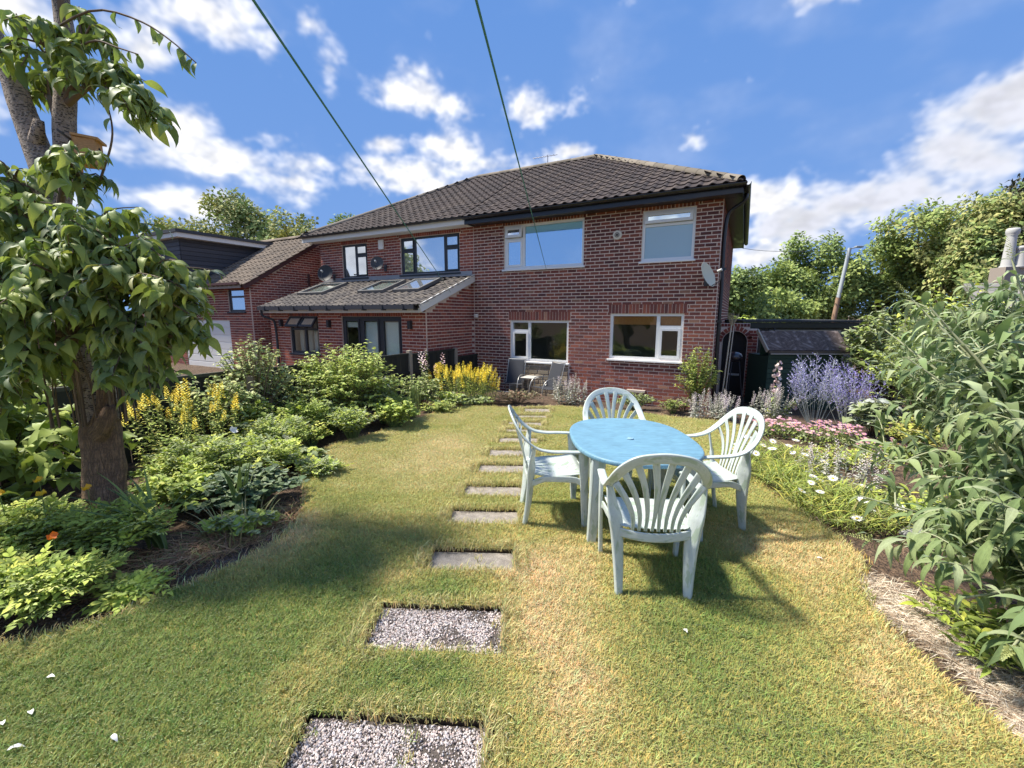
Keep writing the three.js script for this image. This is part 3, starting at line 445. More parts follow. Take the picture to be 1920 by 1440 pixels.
// ---------------------------------------------------------------- the other half of the pair, with its lean-to
const semi = thing('brick_house', 'far half of the brick pair with dark window frames and a lean-to extension', 'house', [HC.x, 0, HC.z], -YAW);
{
  const A = [-11.2, -10.09, 2.925, 3.965], B = [-8.7, -6.57, 2.925, 3.985];
  wall(semi, 'front_wall', [[LEFT, 1.6], [-6.22, 1.6], [-6.22, -.42], [MIDX - .004, -.42], [MIDX - .004, 4.22], [LEFT, 4.22]], { holes: [A, B], soldiers: [[-11.25, -10.05, 3.97, .2], [-8.75, -6.52, 3.99, .2]], tone: 'mid', mortar: mortarMid, singles: 300, seed: 31 });
  wall(semi, 'side_wall', [[-HD, -.42], [-.03, -.42], [-.03, 4.22], [-HD, 4.22]], { pos: [LEFT, 0, 0], turn: -Math.PI / 2, tone: 'mid', mortar: mortarMid, seed: 32 });
  mesh('back_wall', box(6.1, 4.6, .25, -9.2, 1.9, -HD + .14), mortarMid, semi); mesh('room_wall', box(5.9, 4.5, .08, -9.2, 1.9, -3.2), roomDark, semi);
  windowUnit(semi, 'window', A, { frame: anthracite, bars: [['v', -10.62, 2.99, 3.91, .06], ['h', 3.62, -10.59, -10.14, .06]], lights: [{ r: [-11.145, -10.65, 2.988, 3.91], glass: cloudGlass }, { r: [-10.59, -10.145, 3.65, 3.91], sash: .03, glass: cloudGlass }, { r: [-10.59, -10.145, 2.988, 3.59], sash: .03, glass: cloudGlass }] });
  windowUnit(semi, 'window', B, { frame: anthracite, bars: [['v', -8.19, 2.99, 3.93, .07], ['v', -7.09, 2.99, 3.93, .07], ['h', 3.62, -8.65, -8.225, .06], ['h', 3.62, -7.055, -6.62, .06]], lights: [{ r: [-8.645, -8.225, 3.65, 3.93], sash: .03, glass: cloudGlass }, { r: [-8.645, -8.225, 2.988, 3.59], sash: .03, glass: cloudGlass }, { r: [-8.155, -7.125, 2.988, 3.93], glass: cloudGlass }, { r: [-7.055, -6.625, 3.65, 3.93], sash: .03, glass: cloudGlass }, { r: [-7.055, -6.625, 2.988, 3.59], sash: .03, glass: cloudGlass }] });
  const L0 = LEFT - .34;
  slope(semi, 'roof', [[L0, 0], [MIDX - .003, 0], [MIDX - .003, SL], [L0 + RUN, SL]], [0, EAVE + .06, OVER], 0, PITCHR, 'dark', { seed: 33 });
  slope(semi, 'roof_hip_side', [[-RUN, 0], [RUN, 0], [0, SL]], [L0, EAVE + .06, OVER - RUN], -Math.PI / 2, PITCHR, 'dark', { singles: 0, seed: 34 });
  slope(semi, 'roof_back', [[-MIDX + .003, 0], [-L0, 0], [-L0 - RUN, SL], [-MIDX + .003, SL]], [0, EAVE + .06, OVER - 2 * RUN], Math.PI, PITCHR, 'dark', { singles: 0, seed: 35 });
  const pk = V(L0 + RUN, EAVE + RISE + .06, OVER - RUN); caps(semi, V(L0 + .05, EAVE + .085, OVER - .03), pk, [.18, .155, .125], 7); caps(semi, pk, V(MIDX - .01, EAVE + RISE + .06, OVER - RUN), [.24, .205, .16], 8);
  mesh('soffit', box(6.45, .02, .40, LEFT + 3.05, 4.1, .21), whiteTrim, semi); mesh('fascia', box(6.45, .15, .025, LEFT + 2.92, 4.155, .425), whiteTrim, semi);
  const gs = new THREE.Shape(); gs.absarc(0, 0, .058, Math.PI, 2 * Math.PI); gs.lineTo(.05, 0); gs.absarc(0, 0, .05, 2 * Math.PI, Math.PI, true);
  mesh('gutter', new THREE.ExtrudeGeometry(gs, { depth: 6.45, bevelEnabled: false, curveSegments: 8 }).rotateY(-Math.PI / 2).translate(MIDX - .02, 4.262, .5), blackPVC, semi);
  mesh('alarm_box', rbox(.2, .28, .07, .02, -9.44, 3.86, .035), std([.8, .8, .78], .4), semi);
  // lean-to
  const E = 2.0, ER = -6.2, EL = -12.2, TOP = 1.86;
  const D1 = [-11.3, -10.05, .62, 1.70], D2 = [-9.09, -6.97, -.36, 1.70];
  const ft = TOP + .02;
  wall(semi, 'extension_front_wall', [[EL, -.42], [ER, -.42], [ER, ft], [EL, ft]], { holes: [D1, D2], soldiers: [[-11.36, -10.0, 1.70, .16], [-9.15, -6.92, 1.70, .16]], pos: [0, 0, E], tone: 'new', mortar: mortarNew, singles: 300, seed: 41, thick: .2 });
  wall(semi, 'extension_side_wall', [[-E + .03, -.42], [0, -.42], [0, 2.62], [-E + .03, TOP]], { pos: [ER + .012, 0, 0], turn: Math.PI / 2, tone: 'mid', mortar: mortarMid, singles: 200, seed: 42, thick: .2 });
  wall(semi, 'extension_end_wall', [[0, -.42], [E - .03, -.42], [E - .03, TOP], [0, 2.62]], { pos: [EL - .012, 0, 0], turn: -Math.PI / 2, tone: 'mid', mortar: mortarMid, bricks: false, thick: .2 });
  const er = Math.atan2(.84, 2.3), es = Math.hypot(.84, 2.3);
  slope(semi, 'extension_roof', [[EL - .05, 0], [ER + .12, 0], [ER + .12, es], [EL - .05, es]], [0, 1.955, 2.3], 0, er, 'grey', { singles: 170, seed: 43, gauge: .27, skip: [[-11.75, -10.5, .95, 2.0], [-9.15, -8.1, .95, 2.0], [-7.85, -6.85, .95, 2.0]] });
  mesh('flashing', box(6.0, .16, .012, -9.15, 2.86, .012), std([.33, .33, .34], .55), semi); mesh('lead_apron', box(6.0, .012, .2, -9.15, 2.80, .1).rotateX(0), std([.36, .36, .37], .5), semi);
  for (const [a, b, blind] of [[-11.7, -10.55, 0], [-9.1, -8.15, 0], [-7.8, -6.9, 1]]) {     // roof windows
    const w = b - a, g = merge([box(w, .07, .09, 0, .47, 0), box(w, .07, .09, 0, -.47, 0), box(.07, .87, .09, -w / 2 + .035, 0, 0), box(.07, .87, .09, w / 2 - .035, 0, 0)]);
    const s = mesh('roof_window', g, std([.13, .13, .13], .5), semi); s.position.set((a + b) / 2, 1.955 + Math.sin(er) * 1.48 + .075, 2.3 - Math.cos(er) * 1.48); s.rotation.x = -(Math.PI / 2 - er);
    mesh('pane', box(w - .12, .86, .012, 0, 0, .02), blind ? cloudGlass : darkGlass, s); mesh('blind', box(w - .14, .84, .01, 0, 0, -.02), std(blind ? [.7, .7, .7] : [.22, .23, .23], .7), s);
  }
  mesh('fascia', box(6.1, .15, .03, -9.2, 1.875, 2.25), whiteTrim, semi); mesh('soffit', box(6.05, .02, .24, -9.2, 1.80, 2.12), whiteTrim, semi);
  const G = new THREE.Shape(); G.moveTo(-.06, .06); G.lineTo(-.05, -.05); G.lineTo(.05, -.05); G.lineTo(.06, .06); G.lineTo(.05, .06); G.lineTo(.042, -.04); G.lineTo(-.042, -.04); G.lineTo(-.05, .06);
  const gut = mesh('gutter', new THREE.ExtrudeGeometry(G, { depth: 5.95, bevelEnabled: false }).rotateY(-Math.PI / 2).translate(ER - .02, 1.925, 2.335), graphite, semi);
  for (let i = 0; i < 9; i++) mesh('gutter_bracket', box(.03, .13, .15, ER - .35 - i * .66, 1.915, 2.335), anthracite, gut);
  mesh('gutter_end_cap', box(.03, .14, .14, ER - .015, 1.92, 2.335), blackPVC, gut);
  mesh('downpipe', limb([V(EL + .12, 1.88, 2.33), V(EL + .12, 1.72, 2.3), V(EL + .3, 1.58, 2.1), V(EL + .32, 1.4, 2.06), V(EL + .32, -.4, 2.06)], [.036, .036], 10, 30), anthracite, semi);
  const bg = mesh('verge_board', box(.04, .19, es + .03, 0, 0, 0), whiteTrim, semi); bg.position.set(ER + .11, 1.955 + .84 / 2 - .05, 1.155); bg.rotation.x = er;
  for (const x of [-11.62, -9.55, -6.66]) { const l = mesh('wall_lantern', rbox(.09, .2, .1, .01, x, 1.5, E + .05), std([.03, .03, .035], .5), semi); mesh('lantern_lens', new THREE.CylinderGeometry(.03, .03, .01, 14).translate(x, 1.396, E + .055), std([.5, .5, .48], .4), l); }
  const w1 = windowUnit(semi, 'window', D1, { frame: anthracite, z: E - .075, t: .06, bars: [['v', -10.675, .69, 1.64, .07], ['h', 1.33, -11.24, -10.11, .06]], lights: [{ r: [-11.24, -10.71, .69, 1.30] }, { r: [-10.64, -10.11, .69, 1.30] }, { r: [-11.27, -10.70, 1.34, 1.68], sash: .05, open: .62, glass: cloudGlass }, { r: [-10.65, -10.08, 1.34, 1.68], sash: .05, open: .62, glass: cloudGlass }] });
  mesh('curtain', merge([box(.16, .98, .05, -11.12, 1.15, -.2), box(.16, .98, .05, -10.74, 1.15, -.2), box(.14, .98, .05, -10.5, 1.15, -.2), box(1.1, .05, .03, -10.68, 1.13, -.3)]), std([.5, .5, .5], .9), w1);
  const d = windowUnit(semi, 'folding_doors', D2, { frame: anthracite, z: E - .075, t: .07, sill: false, bars: [['v', -8.40, -.28, 1.63, .12], ['v', -7.70, -.28, 1.63, .12]], lights: [{ r: [-9.02, -8.46, -.28, 1.63], sash: .05 }, { r: [-8.34, -7.76, -.28, 1.63], sash: .05 }, { r: [-7.64, -7.04, -.28, 1.63], sash: .05 }] });
  mesh('blind', box(.52, .14, .02, -8.74, 1.48, -.04), std([.7, .7, .68], .8), d); mesh('blind', box(.52, .82, .02, -8.05, 1.15, -.04), std([.72, .74, .75], .8), d); mesh('blind', box(.54, 1.75, .02, -7.34, .68, -.04), std([.70, .74, .75], .8), d);
  mesh('curtain', box(.22, 1.7, .06, -8.58, .6, -.3), std([.4, .39, .38], .9), d);
  mesh('inner_wall', box(5.6, 2.3, .06, -9.2, .7, .2), std([.28, .27, .26], .9), semi);
}
dish('dark satellite dish low on the wall above the lean-to roof edge', 11.62, 3.02, .34, .52, [.03, .032, .035], .5, .3);
dish('dark grey satellite dish between the two upper windows', 9.33, 3.22, .34, .4, [.06, .062, .065], .55, .3);

// ---------------------------------------------------------------- the house next along, its gable end towards us
{
  const t = thing('gabled_house', 'brick house at the left with a tiled gable roof and dark clad dormer', 'house', [HC.x, 0, HC.z], -YAW);
  const X = -13.1, F = 2.0, EV = 2.72, RZ = -.95, RY = EV + (F - RZ) * .6, BK = RZ - (F - RZ), LX = -20.5;
  wall(t, 'gable_wall', [[-F + .03, -.42], [-BK, -.42], [-BK, EV], [-RZ, RY], [-F + .03, EV]], { pos: [X, 0, 0], turn: Math.PI / 2, tone: 'mid', mortar: mortarMid, singles: 300, seed: 51 });
  const W = [-14.3, -13.42, 1.84, 2.56], G = [-17.2, -14.35, -.36, 1.55], W2 = [-17.0, -15.7, 1.84, 2.5];
  wall(t, 'front_wall', [[LX, -.42], [X - .02, -.42], [X - .02, EV], [LX, EV]], { holes: [W, G, W2], pos: [0, 0, F], tone: 'mid', mortar: mortarMid, singles: 120, seed: 52 });
  mesh('room_wall', box(7, 3, .1, -16.8, 1.1, F - 1.8), roomDark, t);
  windowUnit(t, 'window', W, { frame: anthracite, z: F - .075, bars: [['h', 2.31, -14.24, -13.48, .06]], lights: [{ r: [-14.245, -13.475, 2.34, 2.505], glass: cloudGlass }, { r: [-14.245, -13.475, 1.90, 2.28], glass: cloudGlass }] });
  windowUnit(t, 'window', W2, { frame: PVC, z: F - .075, bars: [['v', -16.35, 1.9, 2.44, .06]], lights: [{ r: [-16.945, -16.38, 1.9, 2.445], glass: cloudGlass }, { r: [-16.32, -15.755, 1.9, 2.445], glass: cloudGlass }] });
  const gd = mesh('garage_door', box(2.85, 1.91, .04, -15.775, .595, F - .05), std([.8, .8, .79], .45), t);
  for (let i = 0; i < 8; i++) mesh(`door_panel_${String(i).padStart(3, '0')}`, rbox(2.8, .21, .03, .008, -15.775, -.24 + i * .238, F - .025), std([.78, .78, .77], .45), gd);
  const p = Math.atan(.6), sl = (F + .25 - RZ) / Math.cos(p);
  slope(t, 'roof', [[LX, 0], [X + .16, 0], [X + .16, sl], [LX, sl]], [0, EV - .08, F + .25], 0, p, 'brown', { singles: 200, seed: 53, skip: [[-21, -15.9, .35, 9]] });
  slope(t, 'roof_back', [[-X - .16, 0], [-LX, 0], [-LX, sl], [-X - .16, sl]], [0, EV - .08, 2 * RZ - F - .25], Math.PI, p, 'brown', { singles: 0, seed: 54 });
  caps(t, V(LX, RY + .1, RZ), V(X + .16, RY + .1, RZ), [.2, .16, .12], 9);
  const maroon = std([.075, .028, .028], .6);
  const vb = mesh('bargeboard', box(.03, .17, sl + .05), maroon, t); vb.position.set(X + .15, (EV - .08 + RY) / 2 + .0, (F + .25 + RZ) / 2); vb.rotation.x = p;
  const vc = mesh('bargeboard', box(.03, .17, sl + .05), maroon, t); vc.position.set(X + .15, (EV - .08 + RY) / 2, 2 * RZ - (F + .25 + RZ) / 2); vc.rotation.x = -p;
  mesh('soffit', box(.15, .02, .3, X + .07, EV - .14, F + .1), maroon, t); mesh('fascia', box(7.4, .13, .03, -16.8 + .0, EV - .1, F + .27), std([.32, .29, .28], .6), t); mesh('gutter', box(7.4, .07, .09, -16.8, EV - .03, F + .335), maroon, t);
  mesh('downpipe', limb([V(X + .06, 3.15, -.1), V(X + .06, 1, -.1)], [.04, .04], 8, 1), maroon, t);
  // dormer clad in dark boards
  const dx0 = -20.4, dx1 = -16.1, dy0 = 2.7, dy1 = 4.28, dz0 = -.6, dz1 = 2.35;
  const dm = mesh('dormer', box(dx1 - dx0, dy1 - dy0, dz1 - dz0, (dx0 + dx1) / 2, (dy0 + dy1) / 2, (dz0 + dz1) / 2), std([.03, .032, .04], .6), t);
  const cl = [0, 1, 2].map(i => std([.042 + .008 * i, .045 + .008 * i, .058 + .009 * i], .6));
  for (let i = 0; i < 11; i++) mesh(`cladding_board_${String(i).padStart(3, '0')}`, merge([box(.025, .128, dz1 - dz0, dx1 + .013, dy0 + .075 + i * .143, (dz0 + dz1) / 2), box(dx1 - dx0, .128, .025, (dx0 + dx1) / 2, dy0 + .075 + i * .143, dz1 + .013)]), cl[i % 3], dm);
  mesh('dormer_fascia', box(dx1 - dx0 + .5, .14, dz1 - dz0 + .4, (dx0 + dx1) / 2 + .05, dy1 + .03, (dz0 + dz1) / 2), whiteTrim, dm); mesh('dormer_roof', box(dx1 - dx0 + .6, .1, dz1 - dz0 + .5, (dx0 + dx1) / 2 + .05, dy1 + .152, (dz0 + dz1) / 2), std([.045, .048, .055], .6), dm);
}

// ---------------------------------------------------------------- boundary fence, side arch, garage, store
{
  const f = thing('garden_fence', 'dark boarded fence with concrete posts between the two gardens', 'fence', [HC.x, 0, HC.z], -YAW), X = -6.0;
  const post = std([.36, .33, .28], .95, { map: mortarTex }), dark = [[.018, .020, .016], [.024, .026, .02], [.014, .015, .013]].map(c => std(c, .8)), rail = std([.06, .06, .045], .85);
  const zs = [1.1, 2.85, 4.65, 6.45, 8.25, 10.05, 11.9];
  zs.forEach((z, i) => { const top = i === 0 ? .9 : .96; mesh('fence_post', rbox(.1, top + .75, .1, .012, X, (top - .75) / 2 + .0, z), post, f); });
  const tops = [.62, .84, .86, .88, .9, .92, .94]; let k = 0;
  [[.05, 1.05], ...zs.slice(0, -1).map((z, i) => [z + .05, zs[i + 1] - .05])].forEach(([a, b], i) => {
    const top = tops[i], n = Math.round((b - a) / .125), w = (b - a) / n;
    for (let q = 0; q < n; q++) mesh(k ? `fence_board_${String(k).padStart(3, '0')}` : 'fence_board', box(.018, top + .62, w - .006, X + .006 * (q % 2), (top - .62) / 2, a + (q + .5) * w), dark[(q * 7 + i) % 3], f), k++;
    mesh('capping_rail', box(.05, .045, b - a, X, top + .022, (a + b) / 2), i >= 4 ? rail : dark[1], f); mesh('cross_rail', box(.035, .07, b - a, X + .03, top - .4, (a + b) / 2), dark[2], f);
  });
}
{
  const t = thing('brick_archway', 'brick archway with dark opening beside the near house', 'archway', [HC.x, 0, HC.z], -YAW);
  const sh = new THREE.Shape([[.02, -.42], [.90, -.42], [.90, 1.38], [.70, 1.38], [.70, 1.52], [.02, 1.52]].map(p => new THREE.Vector2(...p))), hole = new THREE.Path();
  hole.moveTo(.08, -.40); hole.lineTo(.66, -.40); hole.lineTo(.66, 1.03); hole.absarc(.37, 1.03, .29, 0, Math.PI, false); hole.lineTo(.08, -.40); sh.holes.push(hole);
  const w = mesh('arch_wall', metricUV(new THREE.ExtrudeGeometry(sh, { depth: .3, bevelEnabled: false, curveSegments: 20 }).translate(0, 0, -2.807), .5), mortarOld, t), r = rng(61);
  let n = 0; const put = (x, y, a, bw, bh) => { const b = mesh(n ? `brick_${String(n).padStart(3, '0')}` : 'brick', brickGeo, brickMats.new[Math.floor(r() * 6)], w); b.position.set(x, y, -2.508); b.scale.set(bw, bh, .02); b.rotation.z = a; n++; };
  for (let i = 0; i < 12; i++) { const a = Math.PI * (i + .5) / 12; put(.37 + Math.cos(a) * .36, 1.03 + Math.sin(a) * .36, a, .115, .075); }
  for (let k = 0; k < 23; k++) { const y = -.40 + (k + .5) * COURSE; if (y > 1.37) break; put(k % 2 ? .835 : .78, y, 0, k % 2 ? .10 : .215, .067); if (k % 2) put(.725, y, 0, .1, .067); }
  for (let i = 0; i < 9; i++) put(.06 + i * .0755, 1.475, 0, .063, .075);
  mesh('dark_opening_panel', merge([box(.56, 1.72, .03, .37, .47, -2.72)]), std([.008, .008, .01], .6), t); mesh('sign_plate', box(.28, .055, .012, .40, .16, -2.695), std([.5, .5, .48], .5), t);  // near-black panel stands in for the shade inside the arch
}
{
  const A = [6.95, PATIO, -12.9], g = thing('garage', 'flat roofed dark garage behind the green store', 'garage', A, -.02);
  mesh('side_wall', box(2.9, 1.75, 2.6, 1.85, .87, -1.35), std([.16, .155, .15], .85), g); mesh('render_panel', box(2.1, .5, .03, 1.75, 1.45, -.03), std([.42, .41, .40], .8), g);
  mesh('door', merge([box(.62, 1.65, .05, .25, .82, -.06)]), std([.012, .014, .02], .45), g); mesh('door_frame', merge([box(.05, 1.7, .09, -.09, .85, -.05), box(.05, 1.7, .09, .59, .85, -.05)]), std([.02, .022, .028], .5), g);
  mesh('fascia', merge([box(3.5, .16, .06, 1.6, 1.84, .1), box(.06, .16, 2.8, -.12, 1.84, -1.3)]), std([.016, .02, .02], .5), g); mesh('roof', box(3.6, .06, 2.95, 1.6, 1.955, -1.3), std([.04, .042, .045], .8), g); mesh('downpipe', limb([V(.78, 1.75, .1), V(.78, 1.0, .1)], [.025, .025], 8, 1), graphite, g);
}
{
  const s = thing('storage_shed', 'low green boarded store with sloping brown felt roof', 'shed', [5.72, PATIO, -9.62], -.03);
  const gm = [[.018, .05, .034], [.022, .058, .04], [.014, .043, .03]].map(c => std(c, .7)), felt = texture(256, (u, v) => { const n = tn(u, v, 20) * .5 + tn(u, v, 120, 3) * .6, s = Math.max(0, tn(u, v, 8, 6)) * .3; return [.36 + n * .18 + s, .31 + n * .16 + s, .29 + n * .15 + s]; });
  const body = mesh('carcass', box(1.56, 1.22, .9, .83, .61, -.49), gm[2], s);
  for (let i = 0; i < 11; i++) mesh(i ? `board_${String(i).padStart(3, '0')}` : 'board', box(1.6, .102, .022, .83, .1 + i * .113, -.028).rotateX(0), gm[i % 3], body);
  const rf = mesh('roof', metricUV(box(1.78, .035, .62, 0, 0, 0), .7), std([1, 1, 1], .95, { map: felt }), s); rf.position.set(.86, 1.56, -.18); rf.rotation.x = .72;
  mesh('eaves_batten', box(1.76, .05, .035, .86, 1.325, .085), std([.10, .075, .055], .8), s); mesh('edge_batten', box(1.72, .018, .02, .86, 1.29, .12), std([.4, .37, .33], .8), s);
  const v = mesh('verge_batten', box(.03, .09, .66, 0, 0, 0), std([.40, .37, .31], .85), s); v.position.set(-.055, 1.57, -.17); v.rotation.x = .72;
  mesh('back_panel', box(1.56, .5, .03, .83, 1.45, -.42), gm[1], s);
}
{
  const c = atHouse(-.28, PATIO, -.6), b = thing('broom', 'old straw broom and pale poles leaning by the house corner', 'broom', [c.x, c.y, c.z], -YAW), wd = std([.50, .44, .34], .8);
  mesh('pole', limb([V(-.06, 0, .35), V(.03, 2.0, 0)], [.015, .015], 8, 1), wd, b); mesh('pole', limb([V(.0, 0, .3), V(.08, 1.92, 0)], [.012, .012], 8, 1), std([.42, .38, .32], .8), b);
  const r = rng(5), br = []; for (let i = 0; i < 40; i++) { const a = r() * 6.28; br.push(limb([V(.03 + Math.cos(a) * .02, 1.9, Math.sin(a) * .02), V(.05 + Math.cos(a) * .12, 2.12 + .08 * r(), Math.sin(a) * .07)], [.005, .002], 4, 1)); } mesh('bristles', merge(br), std([.45, .38, .25], .9), b);
  const h = thing('barbecue', 'dark covered kettle on legs in front of the archway', 'barbecue', [atHouse(-.42, 0, -1.2).x, PATIO, atHouse(-.42, 0, -1.2).z], -YAW);
  mesh('bowl', new THREE.SphereGeometry(.17, 20, 12).scale(1, .72, 1).translate(0, 1.16, 0), phys([.02, .022, .035], .3, { clearcoat: .6 }), h); for (const a of [0, 2.1, 4.2]) mesh('leg', limb([V(Math.cos(a) * .1, 1.06, Math.sin(a) * .1), V(Math.cos(a) * .24, 0, Math.sin(a) * .24)], [.012, .012], 6, 1), anthracite, h);
}
// garden chairs of dark mesh against the stone panel, a small table between
{
  const tube = std([.40, .40, .38], .35, { metalness: .6 }), cloth = std([.030, .034, .045], .85);
  const make = (label, s, off, turn) => {
    const c = atHouse(s, PATIO, off), t = thing('patio_chair', label, 'chair', [c.x, c.y, c.z], -YAW + turn, 'dark patio chairs by the house');
    const seat = V(0, .44, .24), hip = V(0, .40, -.2), top = V(0, 1.0, -.40);
    mesh('backrest', sweep([V(0, .42, -.2), V(0, .7, -.3), V(0, .98, -.41)], () => ({ w: .44, h: .014, side: V(1, 0, 0) }), 8), cloth, t); mesh('seat', sweep([V(0, .41, -.2), V(0, .41, 0), V(0, .45, .25)], () => ({ w: .44, h: .014, side: V(1, 0, 0) }), 8), cloth, t);
    for (const q of [-1, 1]) { mesh('side_frame', merge([limb([V(q * .235, .44, .26), V(q * .235, .40, -.1), V(q * .235, .43, -.22), V(q * .235, 1.0, -.42)], [.013, .013], 8, 14), limb([V(q * .25, 0, .3), V(q * .255, .5, .24), V(q * .26, .64, .1), V(q * .25, .63, -.28)], [.013, .013], 8, 14), limb([V(q * .25, 0, -.3), V(q * .245, .63, -.1)], [.013, .013], 8, 2)]), tube, t); }
    mesh('top_rail', limb([V(-.235, 1.0, -.42), V(.235, 1.0, -.42)], [.013, .013], 8, 1), tube, t); mesh('cross_rail', limb([V(-.25, .25, .27), V(.25, .25, .27)], [.011, .011], 8, 1), tube, t);
    return t;
  };
  make('dark mesh patio chair under the left end of the lower left window', 4.55, .72, .12); make('dark mesh patio chair under the right end of the lower left window, turned inward', 3.55, .9, -.5);
  const c = atHouse(4.05, PATIO, .6), t = thing('side_table', 'small pale table between the dark patio chairs', 'table', [c.x, c.y, c.z], -YAW);
  mesh('table_top', rbox(.42, .025, .42, .01, 0, .6, 0), std([.55, .53, .48], .5), t); for (const [a, b] of [[-1, -1], [1, -1], [-1, 1], [1, 1]]) mesh('leg', limb([V(a * .17, 0, b * .17), V(a * .17, .59, b * .17)], [.012, .012], 6, 1), tube, t);
}

// ---------------------------------------------------------------- plastic table and chairs on the lawn
{
  const stain = texture(256, (u, v) => { const n = tn(u, v, 14) * .5 + tn(u, v, 60, 3) * .4, g = smooth(.1, .45, tn(u, v, 9, 6) + .4 * tn(u, v, 40, 2)); const b = .98 + n * .10; return [b * (1 - .14 * g), b * (1 - .10 * g), b * (1 - .17 * g)]; });
  const plastic = phys([.54, .60, .58], .42, { map: stain, clearcoat: .12, clearcoatRoughness: .5 });
  const chairGeo = () => {
    const parts = {};
    const half = [V(.285, .632, .265), V(.288, .652, .22), V(.292, .66, .10), V(.292, .664, -.04), V(.290, .69, -.15), V(.276, .762, -.245), V(.232, .852, -.312), V(.16, .915, -.347), V(.08, .938, -.361)];
    const path = [...half, V(0, .945, -.365), ...half.slice().reverse().map(p => V(-p.x, p.y, p.z))];
    const sides = [V(1, 0, 0), V(1, 0, 0), V(1, 0, 0), V(1, .05, 0), V(1, .12, -.02), V(.92, .36, -.1), V(.70, .68, -.2), V(.42, .88, -.25), V(.2, .95, -.28)], S = [...sides, V(0, 1, -.3), ...sides.slice().reverse().map(p => V(p.x, -p.y, -p.z))];
    // the band keeps its outward side all round: width runs x at the arms and up at the crown
    const S2 = [...sides, V(0, 1, -.3), ...sides.slice().reverse().map(p => V(-p.x, p.y, p.z))], n = path.length - 1;
    parts.hoop_and_arms = sweep(path, t => { const f = t * n, i = Math.min(n - 1, Math.floor(f)); const e = Math.abs(t - .5) * 2; return { w: lerp(.070, .052, e) * (e > .96 ? .92 : 1), h: .019, side: S2[i].clone().lerp(S2[i + 1], f - i) }; }, 72, true, 12);
    for (const q of [-1, 1]) {
      parts['front_leg' + q] = sweep([V(q * .284, .645, .225), V(q * .283, .46, .232), V(q * .278, .25, .24), V(q * .27, 0, .25)], t => ({ w: lerp(.085, .05, t), h: lerp(.026, .034, t), side: V(-.0 * q, 0, 1) }), 14);
      parts['rear_leg' + q] = sweep([V(q * .283, .70, -.175), V(q * .262, .58, -.19), V(q * .236, .46, -.195), V(q * .222, .3, -.205), V(q * .215, .15, -.222), V(q * .21, 0, -.245)], t => ({ w: t < .35 ? lerp(.05, .105, t / .35) : lerp(.105, .052, (t - .35) / .65), h: t < .3 ? .016 : .032, side: V(q * .72, 0, -.5) }), 20);
    }
    // seat: dished, narrowing to the back, ribbed, rolled over at the front
    const nu = 44, nv = 22, pos = [], idx = [], at = (u, v) => { const z = lerp(-.205, .268, v), hw = lerp(.205, .268, Math.pow(v, .7)), x = (u - .5) * 2 * hw; const roll = smooth(.86, 1, v); let y = .447 + .016 * Math.pow(Math.abs(u - .5) * 2, 4) - .018 * Math.sin(Math.PI * Math.min(1, v * 1.15)) - .034 * roll * roll + .012 * (v - .5); y += .0032 * Math.cos(u * 2 * Math.PI * 10) * smooth(.9, .55, v) * (Math.abs(u - .5) < .45 ? 1 : 0); return [x, y, z]; };
    for (const d of [0, -.009]) for (let j = 0; j <= nv; j++) for (let i = 0; i <= nu; i++) { const p = at(i / nu, j / nv); pos.push(p[0], p[1] + d, p[2]); }
    const K = (nu + 1) * (nv + 1); for (let j = 0; j < nv; j++) for (let i = 0; i < nu; i++) { const a = j * (nu + 1) + i, b = a + nu + 1; idx.push(a, b, a + 1, a + 1, b, b + 1, K + a, K + a + 1, K + b, K + a + 1, K + b + 1, K + b); }
    const rim = [...Array(nu + 1).keys()].concat([...Array(nv).keys()].map(j => (j + 1) * (nu + 1) + nu), [...Array(nu).keys()].map(i => nv * (nu + 1) + nu - 1 - i), [...Array(nv - 1).keys()].map(j => (nv - 1 - j) * (nu + 1))); rim.forEach((a, i) => { const b = rim[(i + 1) % rim.length]; idx.push(a, b, K + a, b, K + b, K + a); });
    parts.seat = metricUV(geom(pos, idx), .5);
    parts.apron = merge([
      sweep([V(-.215, .405, -.2), V(-.1, .392, -.222), V(0, .388, -.228), V(.1, .392, -.222), V(.215, .405, -.2)], () => ({ w: .06, h: .012, side: V(0, 1, 0) }), 16),
      sweep([V(-.276, .41, .235), V(-.13, .405, .262), V(0, .403, .268), V(.13, .405, .262), V(.276, .41, .235)], () => ({ w: .05, h: .012, side: V(0, 1, 0) }), 16),
      ...[-1, 1].map(q => sweep([V(q * .278, .375, .24), V(q * .272, .412, .17), V(q * .262, .42, .05), V(q * .245, .415, -.09), V(q * .228, .37, -.19)], () => ({ w: .052, h: .014, side: V(0, 1, .1 * q) }), 16))]);
    const slats = [];
    for (let i = 0; i < 8; i++) {
      const k = (i - 3.5) / 3.5, a = k * 1.38, xb = k * .138, xt = Math.sin(a) * .262, yt = .70 + Math.cos(a) * .235 - (Math.abs(k) > .9 ? .0 : 0), zb = -.212, pts = [];
      for (let s = 0; s <= 5; s++) { const t = s / 5, e = Math.pow(t, 1.7), y = lerp(.425, yt, t), x = lerp(xb, xt, e) - .012 * Math.sin(Math.PI * t) * Math.sign(k); const b = clamp((y - .43) / .51); const ring = 1 - Math.abs(x) / .34; pts.push(V(x, y, zb - .145 * b * lerp(.55, 1, ring) + (Math.abs(x) > .2 ? .03 * (Math.abs(x) - .2) / .08 : 0))); }
      slats.push(sweep(pts, t => ({ w: lerp(.021, .046, t), h: .009, side: V(1, 0, 0) }), 14, true, 8));
    }
    parts.slats = slats; return parts;
  };
  const cg = chairGeo();
